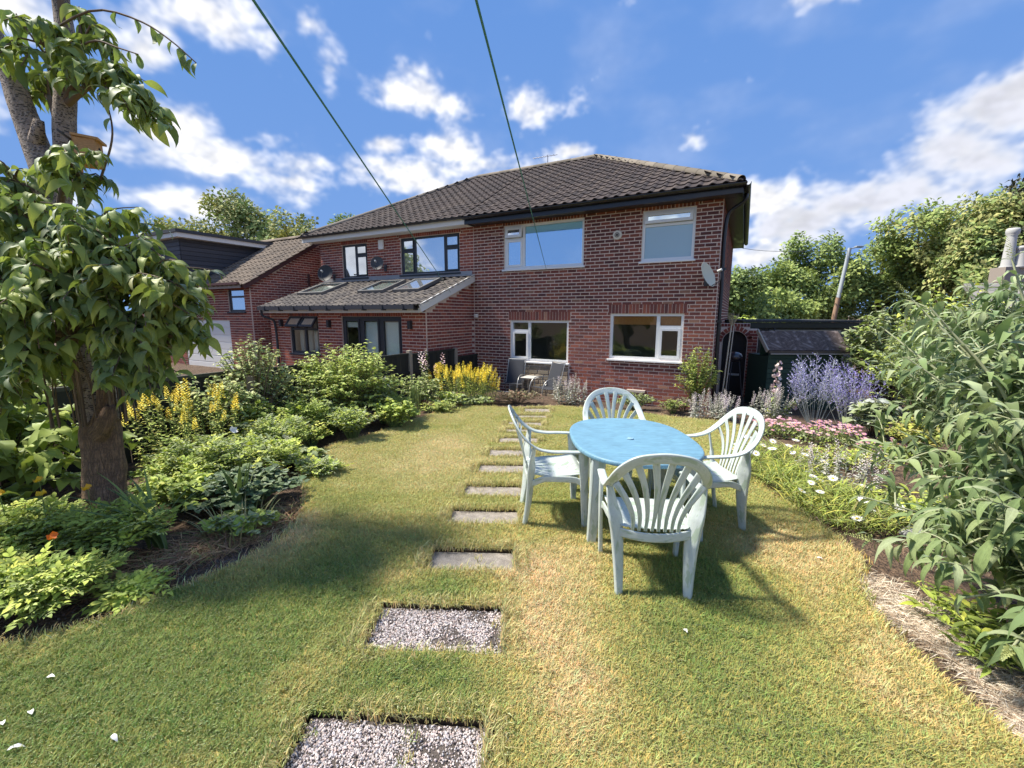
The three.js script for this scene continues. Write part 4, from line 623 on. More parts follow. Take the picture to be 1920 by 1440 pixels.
  const makeChair = (label, x, z, turn) => {
    const t = thing('plastic_chair', label, 'chair', [x, .0, z], turn, 'plastic chairs round the lawn table');
    mesh('hoop_and_arms', cg.hoop_and_arms, plastic, t); mesh('seat', cg.seat, plastic, t); mesh('apron', cg.apron, plastic, t);
    for (const q of [-1, 1]) { mesh('leg', cg['front_leg' + q], plastic, t); mesh('leg', cg['rear_leg' + q], plastic, t); }
    cg.slats.forEach(s => mesh('back_slat', s, plastic, t)); return t;
  };
  makeChair('pale plastic armchair nearest the camera, its back towards us', .905, -2.70, Math.PI - .09);
  makeChair('pale plastic armchair left of the table, seen from its side', .345, -3.615, Math.PI / 2 + .03);
  makeChair('pale plastic armchair right of the table, facing left beside the daisies', 1.635, -3.50, -Math.PI / 2 + .07);
  makeChair('pale plastic armchair on the far side of the table, facing us', 1.05, -4.19, -.02);
  // table
  const t = thing('garden_table', 'light blue oval plastic table in the middle of the lawn', 'table', [1.03, 0, -3.61], .0), H = .705, a = .515, b = .695;
  const out = (k, s = 1) => { const q = k * 2 * Math.PI, c = Math.cos(q), d = Math.sin(q), e = 2 / 2.55; return [Math.sign(c) * Math.pow(Math.abs(c), e) * (a + s), Math.sign(d) * Math.pow(Math.abs(d), e) * (b + s)]; };
  const rings = [[-.5, -.006], [-.03, -.0035], [-.012, -.001], [-.004, -.006], [0, -.016], [-.001, -.034], [-.008, -.038], [-.02, -.036], [-.022, -.012]], N = 96, pos = [], idx = [], uv = [];
  rings.forEach(([s, y]) => { for (let k = 0; k < N; k++) { const [x, z] = s === -.5 ? out(k / N, 0).map(v => v * .02) : out(k / N, s); pos.push(x, H + y, z); uv.push(x / .9 + .5, z / .9 + .5); } });
  for (let i = 0; i + 1 < rings.length; i++) for (let k = 0; k < N; k++) { const p = i * N + k, q = i * N + (k + 1) % N; idx.push(p, q, p + N, q, q + N, p + N); }
  // underside, closing the rim
  const c0 = pos.length / 3; pos.push(0, H - .012, 0); uv.push(.5, .5); const L = (rings.length - 1) * N; for (let k = 0; k < N; k++) idx.push(L + k, L + (k + 1) % N, c0);
  const grain = texture(512, (u, v) => { const n = PN.noise(u * 5, v * 70, 1) * .5 + PN.noise(u * 16, v * 190, 5) * .5, w = tn(u, v, 6, 3) * .5; const g = smooth(.05, .4, tn(u, v, 7, 8) + .5 * tn(u, v, 30, 4)), f = (1 + n * .24 + w * .08) * (1 - .035 * g); return [.60 * f, .815 * f, .955 * Math.min(1.06, f)]; });
  mesh('table_top', geom(pos, idx, uv), phys([.46, .48, .46], .5, { map: grain, clearcoat: .06, clearcoatRoughness: .5 }), t);
  mesh('parasol_cap', new THREE.CylinderGeometry(.026, .028, .006, 24).translate(-.02, H + .001, .05), std([.25, .42, .55], .5), t);
  for (const [p, q] of [[-1, 1], [1, 1], [-1, -1], [1, -1]]) mesh('leg', merge([sweep([V(p * .365, H - .03, q * .46), V(p * .39, .35, q * .485), V(p * .415, 0, q * .505)], s => ({ w: lerp(.115, .07, s), h: .02, side: V(1, 0, 0) }), 8), sweep([V(p * .408, H - .03, q * .42), V(p * .422, .35, q * .46), V(p * .438, 0, q * .485)], s => ({ w: lerp(.10, .055, s), h: .02, side: V(0, 0, 1) }), 8)]), plastic, t);
}
// white petals blown on the grass
[[-2.202, -1.826, 'white petal farthest up the grass at the lower left'], [-2.094, -1.626, 'small white petal right of the frame edge at lower left'], [-2.163, -1.577, 'white petal at the very left edge of the grass'], [-2.022, -1.469, 'long white petal in the lower left corner of the grass'], [-1.661, -1.531, 'curled white petal standing alone on the grass left of the nearest slab'], [.961, -2.115, 'cream petal on the grass in front of the nearest chair'], [2.186, -2.856, 'pale scrap on the dry grass by the right border'], [-.095, -2.34, 'white petal lying on the far edge of the second slab']].forEach(([x, z, label], i) => {
  const r = rng(70 + i), o = mesh(numbered('fallen_petal'), leafGeo(.042 + .016 * r(), .02, { seg: 5, fold: .5, droop: .6, wave: .1 }).rotateX(-1.35).rotateY(r() * 6), phys([.80, .79, .76], .7, { transmission: .2, thickness: 0, side: THREE.DoubleSide })); o.position.set(x, i === 7 ? -.02 : .028, z); o.userData = { label, category: 'petal', group: 'petals on the lawn' };
});

// ---------------------------------------------------------------- planting
const barkTex = texture(512, (u, v) => { const n = tn(u, v, 10) * .4 + tn(u, v, 50, 3) * .4; let b = .60 + n * .24; const row = v * 22, cellv = Math.floor(row), off = PN.noise(cellv * 7.3, 3, 1) * 4, q = Math.abs(PN.noise(u * 9 + off, cellv * 1.7, 2)), dash = smooth(.22, .34, q) * smooth(.42, .12, Math.abs(row - cellv - .5)); b = lerp(b, .2, dash * .9); return [b * 1.03, b * .95, b * .88]; });
const barkBump = texture(256, (u, v) => .5 + tn(u, v, 14) * .5 + tn(u, v, 60, 3) * .4, false);
const oldBark = texture(512, (u, v) => { const n = Math.abs(PN.noise(u * 14, v * 3, 3)) * .7 + Math.abs(PN.noise(u * 30, v * 9, 7)) * .5 + tn(u, v, 90, 4) * .25; const b = .36 + n * .50; return [b * 1.05, b * .88, b * .74]; });
const cherryBark = std([1, .97, .94], .9, { map: barkTex, bumpMap: barkBump, bumpScale: .012 }), roughBark = std([1, .94, .88], .95, { map: oldBark, bumpMap: oldBark, bumpScale: .05 }), twigM = std([.14, .10, .07], .9), woodM = std([.20, .155, .11], .9), greenStem = std([.13, .19, .06], .8), paleStem = std([.34, .38, .24], .8);

// leaf surface: paler midrib, side veins, slight blotches
const leafTex = texture(128, (u, v) => { const x = Math.abs(u - .5), rib = smooth(.035, .0, x) * .22, vein = smooth(.86, 1, Math.sin((v * 9 - x * 7) * 6.283)) * .10 * smooth(.5, .1, x), n = PN.noise(u * 6, v * 8, 2) * .10 + PN.noise(u * 19, v * 22, 5) * .06; const b = .92 + rib + vein + n; return [b * 1.0, b, b * .96]; });
// how large a point shows: near and inside the view first
const showing = p => { const q = p.clone().project(camera); return (Math.abs(q.x) < 1.02 && Math.abs(q.y) < 1.02 && q.z < 1 ? 0 : 50) + p.distanceTo(camera.position); };
camera.updateMatrixWorld(); camera.updateProjectionMatrix();
// leaves of one plant: the largest to the eye as single parts, the rest as one mass
function foliage(t, list, geos, mats, cm, singles) {
  const inv = new THREE.Matrix4(); t.updateWorldMatrix(true, false);
  if (singles) { list.forEach(l => { l.k = showing(V(0, 0, 0).setFromMatrixPosition(l.m).applyMatrix4(t.matrixWorld)); }); list.sort((a, b) => a.k - b.k); }
  list.slice(0, singles).forEach((l, i) => { const o = mesh(i ? `leaf_${String(i).padStart(3, '0')}` : 'leaf', geos[l.g], mats[i % mats.length], t); o.applyMatrix4(l.m); });
  geos.forEach((g, k) => { const L = list.slice(singles).filter(l => l.g === k); if (L.length) copies('foliage', g, cm, L.map(l => l.m), L.map(l => l.c), t); });
}
const ball = (r, R = 1) => { for (;;) { const v = V(r() * 2 - 1, r() * 2 - 1, r() * 2 - 1); if (v.lengthSq() < 1) return v.multiplyScalar(R); } };

{ // the cherry tree at the left
  const B = V(-3.27, 0, -3.26), t = thing('cherry_tree', 'pruned cherry tree with ringed bark and large drooping leaves at the left', 'tree', [B.x, 0, B.z]), r = rng(101), L = p => p.clone().sub(B);
  const trunkP = [V(-3.25, -.1, -3.24), V(-3.275, .12, -3.27), V(-3.305, .42, -3.33), V(-3.33, .89, -3.40), V(-3.37, 1.12, -3.44), V(-3.51, 1.53, -3.51), V(-3.63, 1.96, -3.58), V(-3.69, 2.39, -3.65)].map(L);
  mesh('trunk', limb(trunkP.slice(0, 5), [.165, .142, .126, .122, .12], 18, 30, .28, 3), roughBark, t); mesh('upper_trunk', limb([trunkP[3], ...trunkP.slice(4)], [.12, .12, .105, .095, .088], 16, 30, .1, 6), cherryBark, t);
  const stemR = [V(-3.69, 2.34, -3.65), V(-3.685, 2.65, -3.69), V(-3.63, 2.99, -3.745), V(-3.63, 3.42, -3.81), V(-3.61, 3.85, -3.88), V(-3.66, 4.3, -3.95), V(-3.72, 4.95, -4.05)].map(L), stemL = [V(-3.70, 2.36, -3.66), V(-3.79, 2.86, -3.73), V(-3.94, 3.30, -3.8), V(-4.07, 3.67, -3.855), V(-4.25, 4.1, -3.92), V(-4.4, 4.7, -4.0)].map(L);
  mesh('limb', limb(stemR, [.10, .082, .074, .070, .065, .055, .04], 14, 36, .12, 8), cherryBark, t); mesh('limb', limb(stemL, [.10, .09, .082, .075, .06, .04], 14, 30, .16, 11), cherryBark, t);
  mesh('pruned_stub', merge([limb([V(-3.27, .86, -3.33), V(-3.17, 1.02, -3.28), V(-3.135, 1.2, -3.27)].map(L), [.085, .06, .042], 12, 12, .5, 5), limb([V(-3.27, .84, -3.3), V(-3.12, .95, -3.24), V(-3.08, 1.06, -3.24)].map(L), [.08, .06, .03], 10, 10, .6, 9)]), roughBark, t);
  mesh('pruned_stub', limb([V(-3.86, 3.08, -3.75), V(-3.76, 3.2, -3.7), V(-3.74, 3.27, -3.7)].map(L), [.055, .04, .03], 10, 8, .4, 2), cherryBark, t);
  // boughs end in the leafy places of the crown
  const zones = [ // centre, spread, twigs, from height on the trunk
    [V(-2.92, 2.25, -3.15), V(.5, .42, .4), 36, 1.6], [V(-2.42, 1.88, -3.0), V(.40, .38, .35), 34, 1.5], [V(-3.1, 1.75, -2.8), V(.42, .42, .3), 32, 1.5], [V(-3.35, 2.3, -3.15), V(.4, .4, .3), 22, 1.9], [V(-2.9, 1.95, -2.9), V(.4, .4, .3), 20, 1.6], [V(-3.5, 2.05, -2.9), V(.4, .45, .35), 24, 1.6], [V(-2.42, 1.55, -3.05), V(.25, .2, .25), 10, 1.5], [V(-2.75, 1.45, -3.0), V(.36, .2, .3), 14, 1.4], [V(-3.75, 1.5, -3.1), V(.4, .4, .4), 22, 1.4],
    [V(-3.95, 2.75, -3.6), V(.34, .38, .3), 16, 2.4], [V(-3.62, 3.75, -3.7), V(.3, .42, .3), 13, 3.3], [V(-3.25, 3.75, -3.65), V(.26, .42, .22), 15, 3.5], [V(-2.98, 3.42, -3.5), V(.28, .14, .16), 12, 3.35], [V(-2.66, 3.2, -3.4), V(.2, .11, .12), 10, 3.35], [V(-3.95, 3.6, -4.0), V(.35, .4, .3), 7, 3], [V(-3.1, 2.75, -3.3), V(.3, .22, .2), 12, 2.2], [V(-3.2, 2.05, -3.6), V(.35, .4, .3), 12, 1.8], [V(-4.1, 2.0, -3.5), V(.4, .5, .5), 18, 1.6], [V(-3.5, 4.4, -3.8), V(.5, .3, .4), 4, 4], [V(-3.75, 1.2, -2.95), V(.4, .25, .25), 18, 1.4], [V(-3.2, 1.32, -2.8), V(.35, .2, .2), 12, 1.4], [V(-4.05, 1.5, -2.9), V(.3, .4, .3), 14, 1.5], [V(-2.6, 1.3, -2.95), V(.25, .14, .2), 6, 1.4], [V(-4.2, 2.6, -3.6), V(.3, .5, .3), 12, 2.2], [V(-2.36, 1.6, -3.0), V(.28, .24, .25), 16, 1.5], [V(-2.62, 2.15, -3.0), V(.34, .3, .3), 18, 1.6], [V(-2.55, 1.35, -3.0), V(.3, .16, .22), 10, 1.4]];
  const spine = [...trunkP.slice(3), ...stemR.slice(1)], near = h => { let b = spine[0]; for (const p of spine) if (Math.abs(p.y - h) < Math.abs(b.y - h)) b = p; return b; };
  const wood = [], list = [], geos = [leafGeo(.155, .066, { seg: 6, fold: .25, droop: .75, p: .85, tip: 1.15, wave: .03 }), leafGeo(.14, .056, { seg: 6, fold: .4, droop: 1.0, p: .85, tip: 1.2, wave: .05 }), leafGeo(.115, .052, { seg: 6, fold: .2, droop: .5, p: .8, tip: 1.1 })];
  const tones = [[.25, .34, .06], [.19, .275, .055], [.32, .41, .065], [.40, .47, .085], [.16, .24, .055]];
  for (const [c, s, n, h] of zones) {
    const C = L(c), root = near(h).clone(), midp = root.clone().lerp(C, .5).add(V(0, .18, 0)); wood.push(limb([root, midp, C], [.03, .022, .012], 7, 9));
    for (let i = 0; i < n; i++) {
      const e = C.clone().add(ball(r).multiply(s)), a = root.clone().lerp(C, .45 + .5 * r()).add(V(0, .08, 0)), m = a.clone().lerp(e, .55).add(V((r() - .5) * .1, .10, (r() - .5) * .1)), cv = new THREE.CatmullRomCurve3([a, m, e]); wood.push(limb([a, m, e], [.009, .006, .003], 5, 5));
      const q = 12 + Math.floor(r() * 9), out = e.clone().sub(a).setY(0).normalize();
      for (let k = 0; k < q; k++) {
        const tt = .35 + .65 * (k + r() * .6) / q, p = cv.getPoint(Math.min(1, tt)), az = r() * 6.28, d = V(Math.cos(az), .15 - .95 * r(), Math.sin(az)).addScaledVector(out, .6).normalize();
        list.push({ m: place(p.add(V(0, -.01, 0)), d, .55 + .65 * r(), (r() - .5) * 1.4), g: Math.floor(r() * 3), c: vary(r, pick(r, tones), .22) });
      }
    }
  }
  // a long thin twig reaching out high on the right
  for (const [P, n] of [[[V(-3.55, 3.9, -3.7), V(-3.0, 3.92, -3.5), V(-2.6, 3.78, -3.4), V(-2.36, 3.62, -3.34), V(-2.2, 3.48, -3.32)], 9], [[V(-3.5, 3.7, -3.7), V(-3.05, 3.72, -3.5), V(-2.8, 3.62, -3.4), V(-2.62, 3.55, -3.35)], 7], [[V(-3.1, 2.75, -3.45), V(-2.92, 3.05, -3.4), V(-2.98, 3.35, -3.45)], 2]]) {
    const cv = new THREE.CatmullRomCurve3(P.map(L)); wood.push(limb(P.map(L), [.009, .004], 5, 14)); for (let k = 0; k < n; k++) { const p = cv.getPoint(1 - Math.pow(k / n, 1.3) * .75), az = r() * 6.28; list.push({ m: place(p, V(Math.cos(az) * .7, -.8 - r() * .5, Math.sin(az) * .7), .6 + .4 * r(), (r() - .5)), g: 1 + Math.floor(r() * 2), c: vary(r, tones[1], .2) }); }
  }
  for (let i = 0; i < 26; i++) { const p = L(V(-3.3 + (r() - .5) * .5, 1.0 + r() * .5, -3.3 + (r() - .5) * .3)); wood.push(limb([p.clone().setY(.9), p.clone().add(V(0, -.0, 0)), p.clone().add(V((r() - .5) * .3, .3 + .3 * r(), .1 * r()))], [.007, .005, .003], 5, 5)); }
  mesh('twigs', merge(wood), twigM, t);
  foliage(t, list, geos, tones.concat([[.42, .43, .09], [.20, .26, .05]]).map(c => phys(c, .86, { map: leafTex, transmission: .48, thickness: 0, side: THREE.DoubleSide, clearcoat: .35, clearcoatRoughness: .4 })), leafy(.86, .48, .35), 300);
}
{ // nest box on the tree
  const b = thing('nest_box', 'plain tan wooden nest box hung on the cherry stem', 'nest box', [-3.31, 2.90, -3.62], 2.0), wd = texture(128, (u, v) => { const n = PN.noise(u * 4, v * 40, 1) * .1 + PN.noise(u * 9, v * 90, 4) * .06; return [.76 + n, .60 + n, .42 + n]; }), m = std([.9, .85, .8], .8, { map: wd });
  b.scale.setScalar(.85); mesh('box_body', box(.17, .22, .15, 0, .11, 0), m, b); const rf = mesh('lid', box(.20, .02, .19, 0, 0, 0), m, b); rf.position.set(0, .232, .01); rf.rotation.x = .08; mesh('entrance', new THREE.CylinderGeometry(.018, .018, .012, 16).rotateX(Math.PI / 2).translate(0, .15, .074), std([.02, .015, .01], .9), b); mesh('back_board', box(.1, .32, .018, 0, .1, -.086), m, b); mesh('strap', box(.32, .02, .006, -.12, .2, -.1), std([.05, .05, .05], .6), b);
}
// general shrub: stems to a dome of points, leaves along them
function shrub(o) {
  const { name, label, cat = 'shrub', x, z, h, rx, rz = rx, n = 50, per = 22, geos, tones, seed = 1, stem = twigM, r0 = .008, low = .25, up = .25, lean = [0, 0], group, singles = 0, y = groundY(x, z), droopy = 0, from = .3, spread = .12, rolls = 1.2 } = o;
  const t = thing(name, label, cat, [x, y, z], 0, group), r = rng(seed), list = [], wood = [];
  for (let i = 0; i < n; i++) {
    const a = r() * 6.283, q = Math.pow(r(), o.rim ?? .42), e0 = Math.sqrt(1 - q * q * .97), hh = h * lerp(low, 1, e0 * (.72 + .28 * r())) * (.86 + .14 * noise(i * 3.3, seed)), e = V(Math.cos(a) * q * rx + lean[0] * hh, hh, Math.sin(a) * q * rz + lean[1] * hh), b = V(Math.cos(a) * q * rx * spread, 0, Math.sin(a) * q * rz * spread), m = b.clone().lerp(e, .5).add(V(-e.x * .12, h * .08, -e.z * .12)), cv = new THREE.CatmullRomCurve3([b, m, e]);
    wood.push(limb([b, m, e], [r0, r0 * .7, r0 * .3], 5, 5));
    for (let k = 0; k < per; k++) { const tt = from + (1 - from) * Math.pow((k + r()) / per, .62), p = cv.getPoint(Math.min(1, tt)), az = r() * 6.28, d = V(Math.cos(az), up + (r() - .4) * .8 - droopy, Math.sin(az)).addScaledVector(V(e.x, 0, e.z).normalize(), .25); list.push({ m: place(p, d, .7 + .6 * r(), (r() - .5) * rolls), g: Math.floor(r() * geos.length), c: vary(r, pick(r, tones), .22) }); }
  }
  mesh('stems', merge(wood), stem, t); foliage(t, list, geos, tones.map(c => phys(c, .85, { transmission: .3, thickness: 0, side: THREE.DoubleSide })), o.mat ?? leafy(.86, .32), singles);
  return { t, r };
}
// a flower as a small disc of petals, facing +y
function daisyGeo(R, n, petalW, cup = .1, L0 = .25) { const g = []; for (let i = 0; i < n; i++) { const a = i / n * 6.283; g.push(leafGeo(R, petalW, { seg: 3, fold: .1, droop: -cup, p: .7, base: .25 }).rotateX(-Math.PI / 2 * -1).rotateX(Math.PI).rotateY(a)); } return merge(g); }
const petalM = (c, tr = .25) => phys(c, .7, { transmission: tr, thickness: 0, side: THREE.DoubleSide });
// upright stems with leaf pairs and a flower spike each
function spikes(o) {
  const { name, label, cat = 'flowers', x, z, rx, rz = rx, n, h, leaf, tones, spike, spikeM, stem = greenStem, seed, y = groundY(x, z), leafN = 18, top = .3, sprawl = .25, flowering = .8, group, one = 'flower_spike', hvar = .35, from = .12, plainLeaf = true } = o;
  const t = thing(name, label, cat, [x, y, z], 0, group), r = rng(seed), wood = [], list = []; let c = 0;
  for (let i = 0; i < n; i++) {
    const a = r() * 6.283, q = Math.sqrt(r()), bx = Math.cos(a) * q * rx, bz = Math.sin(a) * q * rz, hh = h * (1 - hvar * r()) * (1 - .22 * q), e = V(bx * (1 + sprawl) + (r() - .5) * .12, hh, bz * (1 + sprawl) + (r() - .5) * .12), b = V(bx, 0, bz), m = b.clone().lerp(e, .5).add(V((r() - .5) * .05, 0, (r() - .5) * .05)), cv = new THREE.CatmullRomCurve3([b, m, e]);
    wood.push(limb([b, m, e], [.005, .004, .0025], 5, 4));
    for (let k = 0; k < leafN; k++) { const tt = from + (1 - from) * k / leafN, p = cv.getPoint(tt), az = k * 2.4 + r(); list.push({ m: place(p, V(Math.cos(az), .25 + .3 * r(), Math.sin(az)), (.65 + .5 * r()) * (1.15 - .5 * tt), (r() - .5) * .6), g: 0, c: vary(r, pick(r, tones), .2) }); }
    if (spike && r() < flowering) { const T = cv.getTangent(1).normalize(), s = mesh(c ? `${one}_${String(c).padStart(3, '0')}` : one, spike[c % spike.length], spikeM[c % spikeM.length], t); c++; s.position.copy(cv.getPoint(1 - top * .5)); s.quaternion.setFromUnitVectors(V(0, 1, 0), T); s.rotateY(r() * 6); s.scale.setScalar(.75 + .5 * r()); }
  }
  mesh('stems', merge(wood), stem, t); if (list.length) foliage(t, list, [leaf], [], leafy(.86, .3), 0);
  return t;
}
const spikeGeo = (L, R, n, s, seed, taper = .6) => { const r = rng(seed), g = []; for (let i = 0; i < n; i++) { const f = i / n, a = i * 2.4, R1 = R * lerp(1, 1 - taper, f); g.push(leafGeo(s, s * .8, { seg: 2, fold: .3, droop: .2, p: .8, base: .3 }).applyMatrix4(place(V(Math.cos(a) * R1 * .4, L * f, Math.sin(a) * R1 * .4), V(Math.cos(a), .35 + .5 * f, Math.sin(a)), R1 / R * (.8 + .4 * r()), (r() - .5)))); } return merge(g); };
// arching strap leaves from one root
function straps(o) {
  const { name, label, x, z, n, h, w, tones, seed, R = .06, bend = .6, dir = null, y = groundY(x, z), cat = 'plant' } = o; const t = thing(name, label, cat, [x, y, z]), r = rng(seed), mats = tones.map(c => phys(c, .7, { transmission: .25, thickness: 0, side: THREE.DoubleSide }));
  for (let i = 0; i < n; i++) {
    const a = dir === null ? r() * 6.28 : dir + (r() - .5) * 1.6, H = h * (.65 + .4 * r()), l = H * bend * (.3 + .9 * r()), pos = [], idx = [], N = 8; const b = V(Math.cos(a) * R * r(), 0, Math.sin(a) * R * r());
    for (let k = 0; k <= N; k++) { const s = k / N, ww = w / 2 * Math.sin(Math.PI * Math.pow(.12 + .88 * s, .8)) + .001, X = b.x + Math.cos(a) * l * s * s, Z = b.z + Math.sin(a) * l * s * s, Y = H * (s - .22 * bend * s * s * s), px = -Math.sin(a) * ww, pz = Math.cos(a) * ww, f = ww * .35; pos.push(X - px, Y + f, Z - pz, X, Y, Z, X + px, Y + f, Z + pz); if (k) { const q = (k - 1) * 3; idx.push(q, q + 1, q + 3, q + 1, q + 4, q + 3, q + 1, q + 2, q + 4, q + 2, q + 5, q + 4); } }
    mesh(i ? `strap_leaf_${String(i).padStart(3, '0')}` : 'strap_leaf', geom(pos, idx), mats[i % mats.length], t);
  } return t;
}
const small = leafGeo(.05, .024, { seg: 3, fold: .3, droop: .3 }), oval = leafGeo(.075, .042, { seg: 4, fold: .25, droop: .4 }), lance = leafGeo(.085, .022, { seg: 4, fold: .3, droop: .35, p: .75 }), fine = leafGeo(.06, .010, { seg: 3, fold: .2, droop: .3 }), round = leafGeo(.07, .065, { seg: 4, fold: .15, droop: .35, p: .75, wave: .08 }), big = leafGeo(.15, .11, { seg: 5, fold: .2, droop: .5, p: .7, wave: .08 });
const lacy = (() => { const r = rng(4), g = []; for (const [y, a, s] of [[0, 1.0, .5], [0, -1.0, .5], [.035, .85, .6], [.035, -.85, .6], [.07, .6, .55], [.07, -.6, .55], [.09, 0, .7]]) g.push(leafGeo(.06, .026, { seg: 3, fold: .2, droop: .3, wave: .1 }).scale(s * 1.3, s * 1.3, s * 1.3).rotateZ(a).translate(0, y, -y * y * 2)); return merge(g); })();
const G = { mid: [[0.263, 0.349, 0.054], [0.324, 0.408, 0.064], [0.218, 0.29, 0.048]], bright: [[0.477, 0.579, 0.076], [0.393, 0.499, 0.068], [0.572, 0.62, 0.097], [0.311, 0.418, 0.062]], dark: [[.10, .165, .045], [.125, .19, .05], [.085, .14, .04]], grey: [[0.317, 0.378, 0.165], [0.261, 0.326, 0.138], [0.373, 0.422, 0.206]], silver: [[.42, .43, .36], [.36, .37, .31], [.48, .48, .41]], lime: [[0.418, 0.467, 0.072], [0.522, 0.5, 0.087], [0.33, 0.416, 0.072]], sage: [[0.29, 0.362, 0.246], [0.348, 0.42, 0.29]], var: [[0.299, 0.383, 0.112], [0.599, 0.62, 0.271], [0.239, 0.325, 0.096], [0.479, 0.536, 0.191]] };

// ---- left bed
shrub({ name: 'dark_shrub', label: 'dark broad-leaved shrub in the shade behind the cherry trunk', x: -4.7, z: -3.75, h: 1.35, rx: 1.1, rz: .9, n: 70, per: 16, geos: [big], tones: G.mid, seed: 201, up: .1, droopy: .2, singles: 60 });
shrub({ name: 'ivy_mound', label: 'low dark green mound at the left edge under the cherry', x: -4.25, z: -2.95, h: .62, rx: .85, rz: .55, n: 60, per: 16, geos: [big, round], tones: G.mid, seed: 202, singles: 20 });
const poppyLeaf = { geos: [lacy], tones: G.bright.concat(G.mid), n: 46, per: 16, up: .5 };
shrub({ name: 'lacy_plant', label: 'light green ferny clump nearest the lawn at lower left', cat: 'plant', x: -2.86, z: -2.42, h: .36, rx: .40, rz: .30, ...poppyLeaf, seed: 203, group: 'ferny clumps at the left' });
shrub({ name: 'lacy_plant', label: 'light green ferny clump at the left frame edge below the poppies', cat: 'plant', x: -3.38, z: -2.36, h: .42, rx: .42, rz: .34, ...poppyLeaf, seed: 204, group: 'ferny clumps at the left' });
shrub({ name: 'lacy_plant', label: 'taller ferny clump left of the cherry trunk with yellow flowers', cat: 'plant', x: -3.55, z: -2.95, h: .5, rx: .45, rz: .35, ...poppyLeaf, seed: 205, group: 'ferny clumps at the left' });
shrub({ name: 'lacy_plant', label: 'small ferny seedling between the bare soil and the lawn edge', cat: 'plant', x: -2.42, z: -2.5, h: .16, rx: .2, rz: .12, geos: [lacy], tones: G.bright, n: 16, per: 8, seed: 206, group: 'ferny clumps at the left' });
{
  const cup = daisyGeo(.034, 4, .046, .9), stems = [[-2.98, .40, -2.62, 'orange', [.80, .22, .01], 'orange poppy over the ferny clump at the left'], [-3.4, .42, -2.55, 'o2', [.78, .25, .015], 'orange poppy at the left frame edge'], [-3.5, .60, -3.05, 'y', [.80, .52, .02], 'upper yellow poppy left of the cherry trunk'], [-3.62, .56, -2.9, 'y', [.80, .50, .02], 'yellow poppy nearest the left frame edge'], [-3.42, .52, -2.98, 'y', [.80, .54, .02], 'larger yellow poppy just left of the cherry trunk'], [-3.05, .58, -2.95, 'y', [.78, .46, .02], 'small orange-yellow poppy in front of the trunk']];
  for (const [x, y, z, , c, label] of stems) { const t = thing('poppy', label, 'flower', [x, groundY(x, z), z], 0, 'poppies in the left bed'); mesh('stem', limb([V(0, 0, 0), V(.01, y * .6, .02), V(.03, y, .04)], [.003, .002], 5, 5), greenStem, t); const f = mesh('flower_head', cup, petalM(c), t); f.position.set(.03, y, .04); f.rotation.set(.5, y * 9, .2); f.scale.setScalar(1.1); }
}
shrub({ name: 'geranium', label: 'mounded cranesbill with rounded green leaves right of the cherry trunk', cat: 'plant', x: -2.48, z: -3.85, h: .44, rx: .52, rz: .42, n: 80, per: 12, geos: [round], tones: [[.085, .15, .055], [.11, .175, .06], [.07, .125, .05], [.15, .21, .07]], seed: 211, stem: greenStem, r0: .004, up: .4 });
shrub({ name: 'geranium', label: 'paler leafy mound behind the cranesbill by the lawn bend', cat: 'plant', x: -2.85, z: -4.55, h: .6, rx: .62, rz: .45, n: 80, per: 12, geos: [small, lacy], tones: G.bright.concat(G.grey), seed: 212, stem: greenStem, r0: .004, up: .5 });
shrub({ name: 'geranium', label: 'soft green mound directly behind the cherry trunk', cat: 'plant', x: -3.3, z: -4.15, h: .48, rx: .5, rz: .4, n: 60, per: 12, geos: [small, lacy], tones: G.bright.concat(G.mid), seed: 213, stem: greenStem, r0: .004, up: .5 });
shrub({ name: 'ground_cover', label: 'low grey-green cover where the left lawn edge bends in', cat: 'plant', x: -2.72, z: -5.15, h: .22, rx: .42, rz: .3, n: 50, per: 12, geos: [small], tones: G.grey.concat(G.mid), seed: 214, stem: greenStem, r0: .003, up: .4 });
straps({ name: 'iris', label: 'clump of sword leaves leaning left in front of the trunk', x: -2.62, z: -3.02, n: 13, h: .62, w: .042, tones: [[.10, .17, .04], [.14, .21, .05]], seed: 221, bend: .85, dir: 3.4 });
straps({ name: 'iris', label: 'upright sheaf of sword leaves in the cranesbill', x: -2.42, z: -3.62, n: 11, h: .62, w: .034, tones: [[.12, .19, .045], [.16, .23, .05]], seed: 222, bend: .3 });
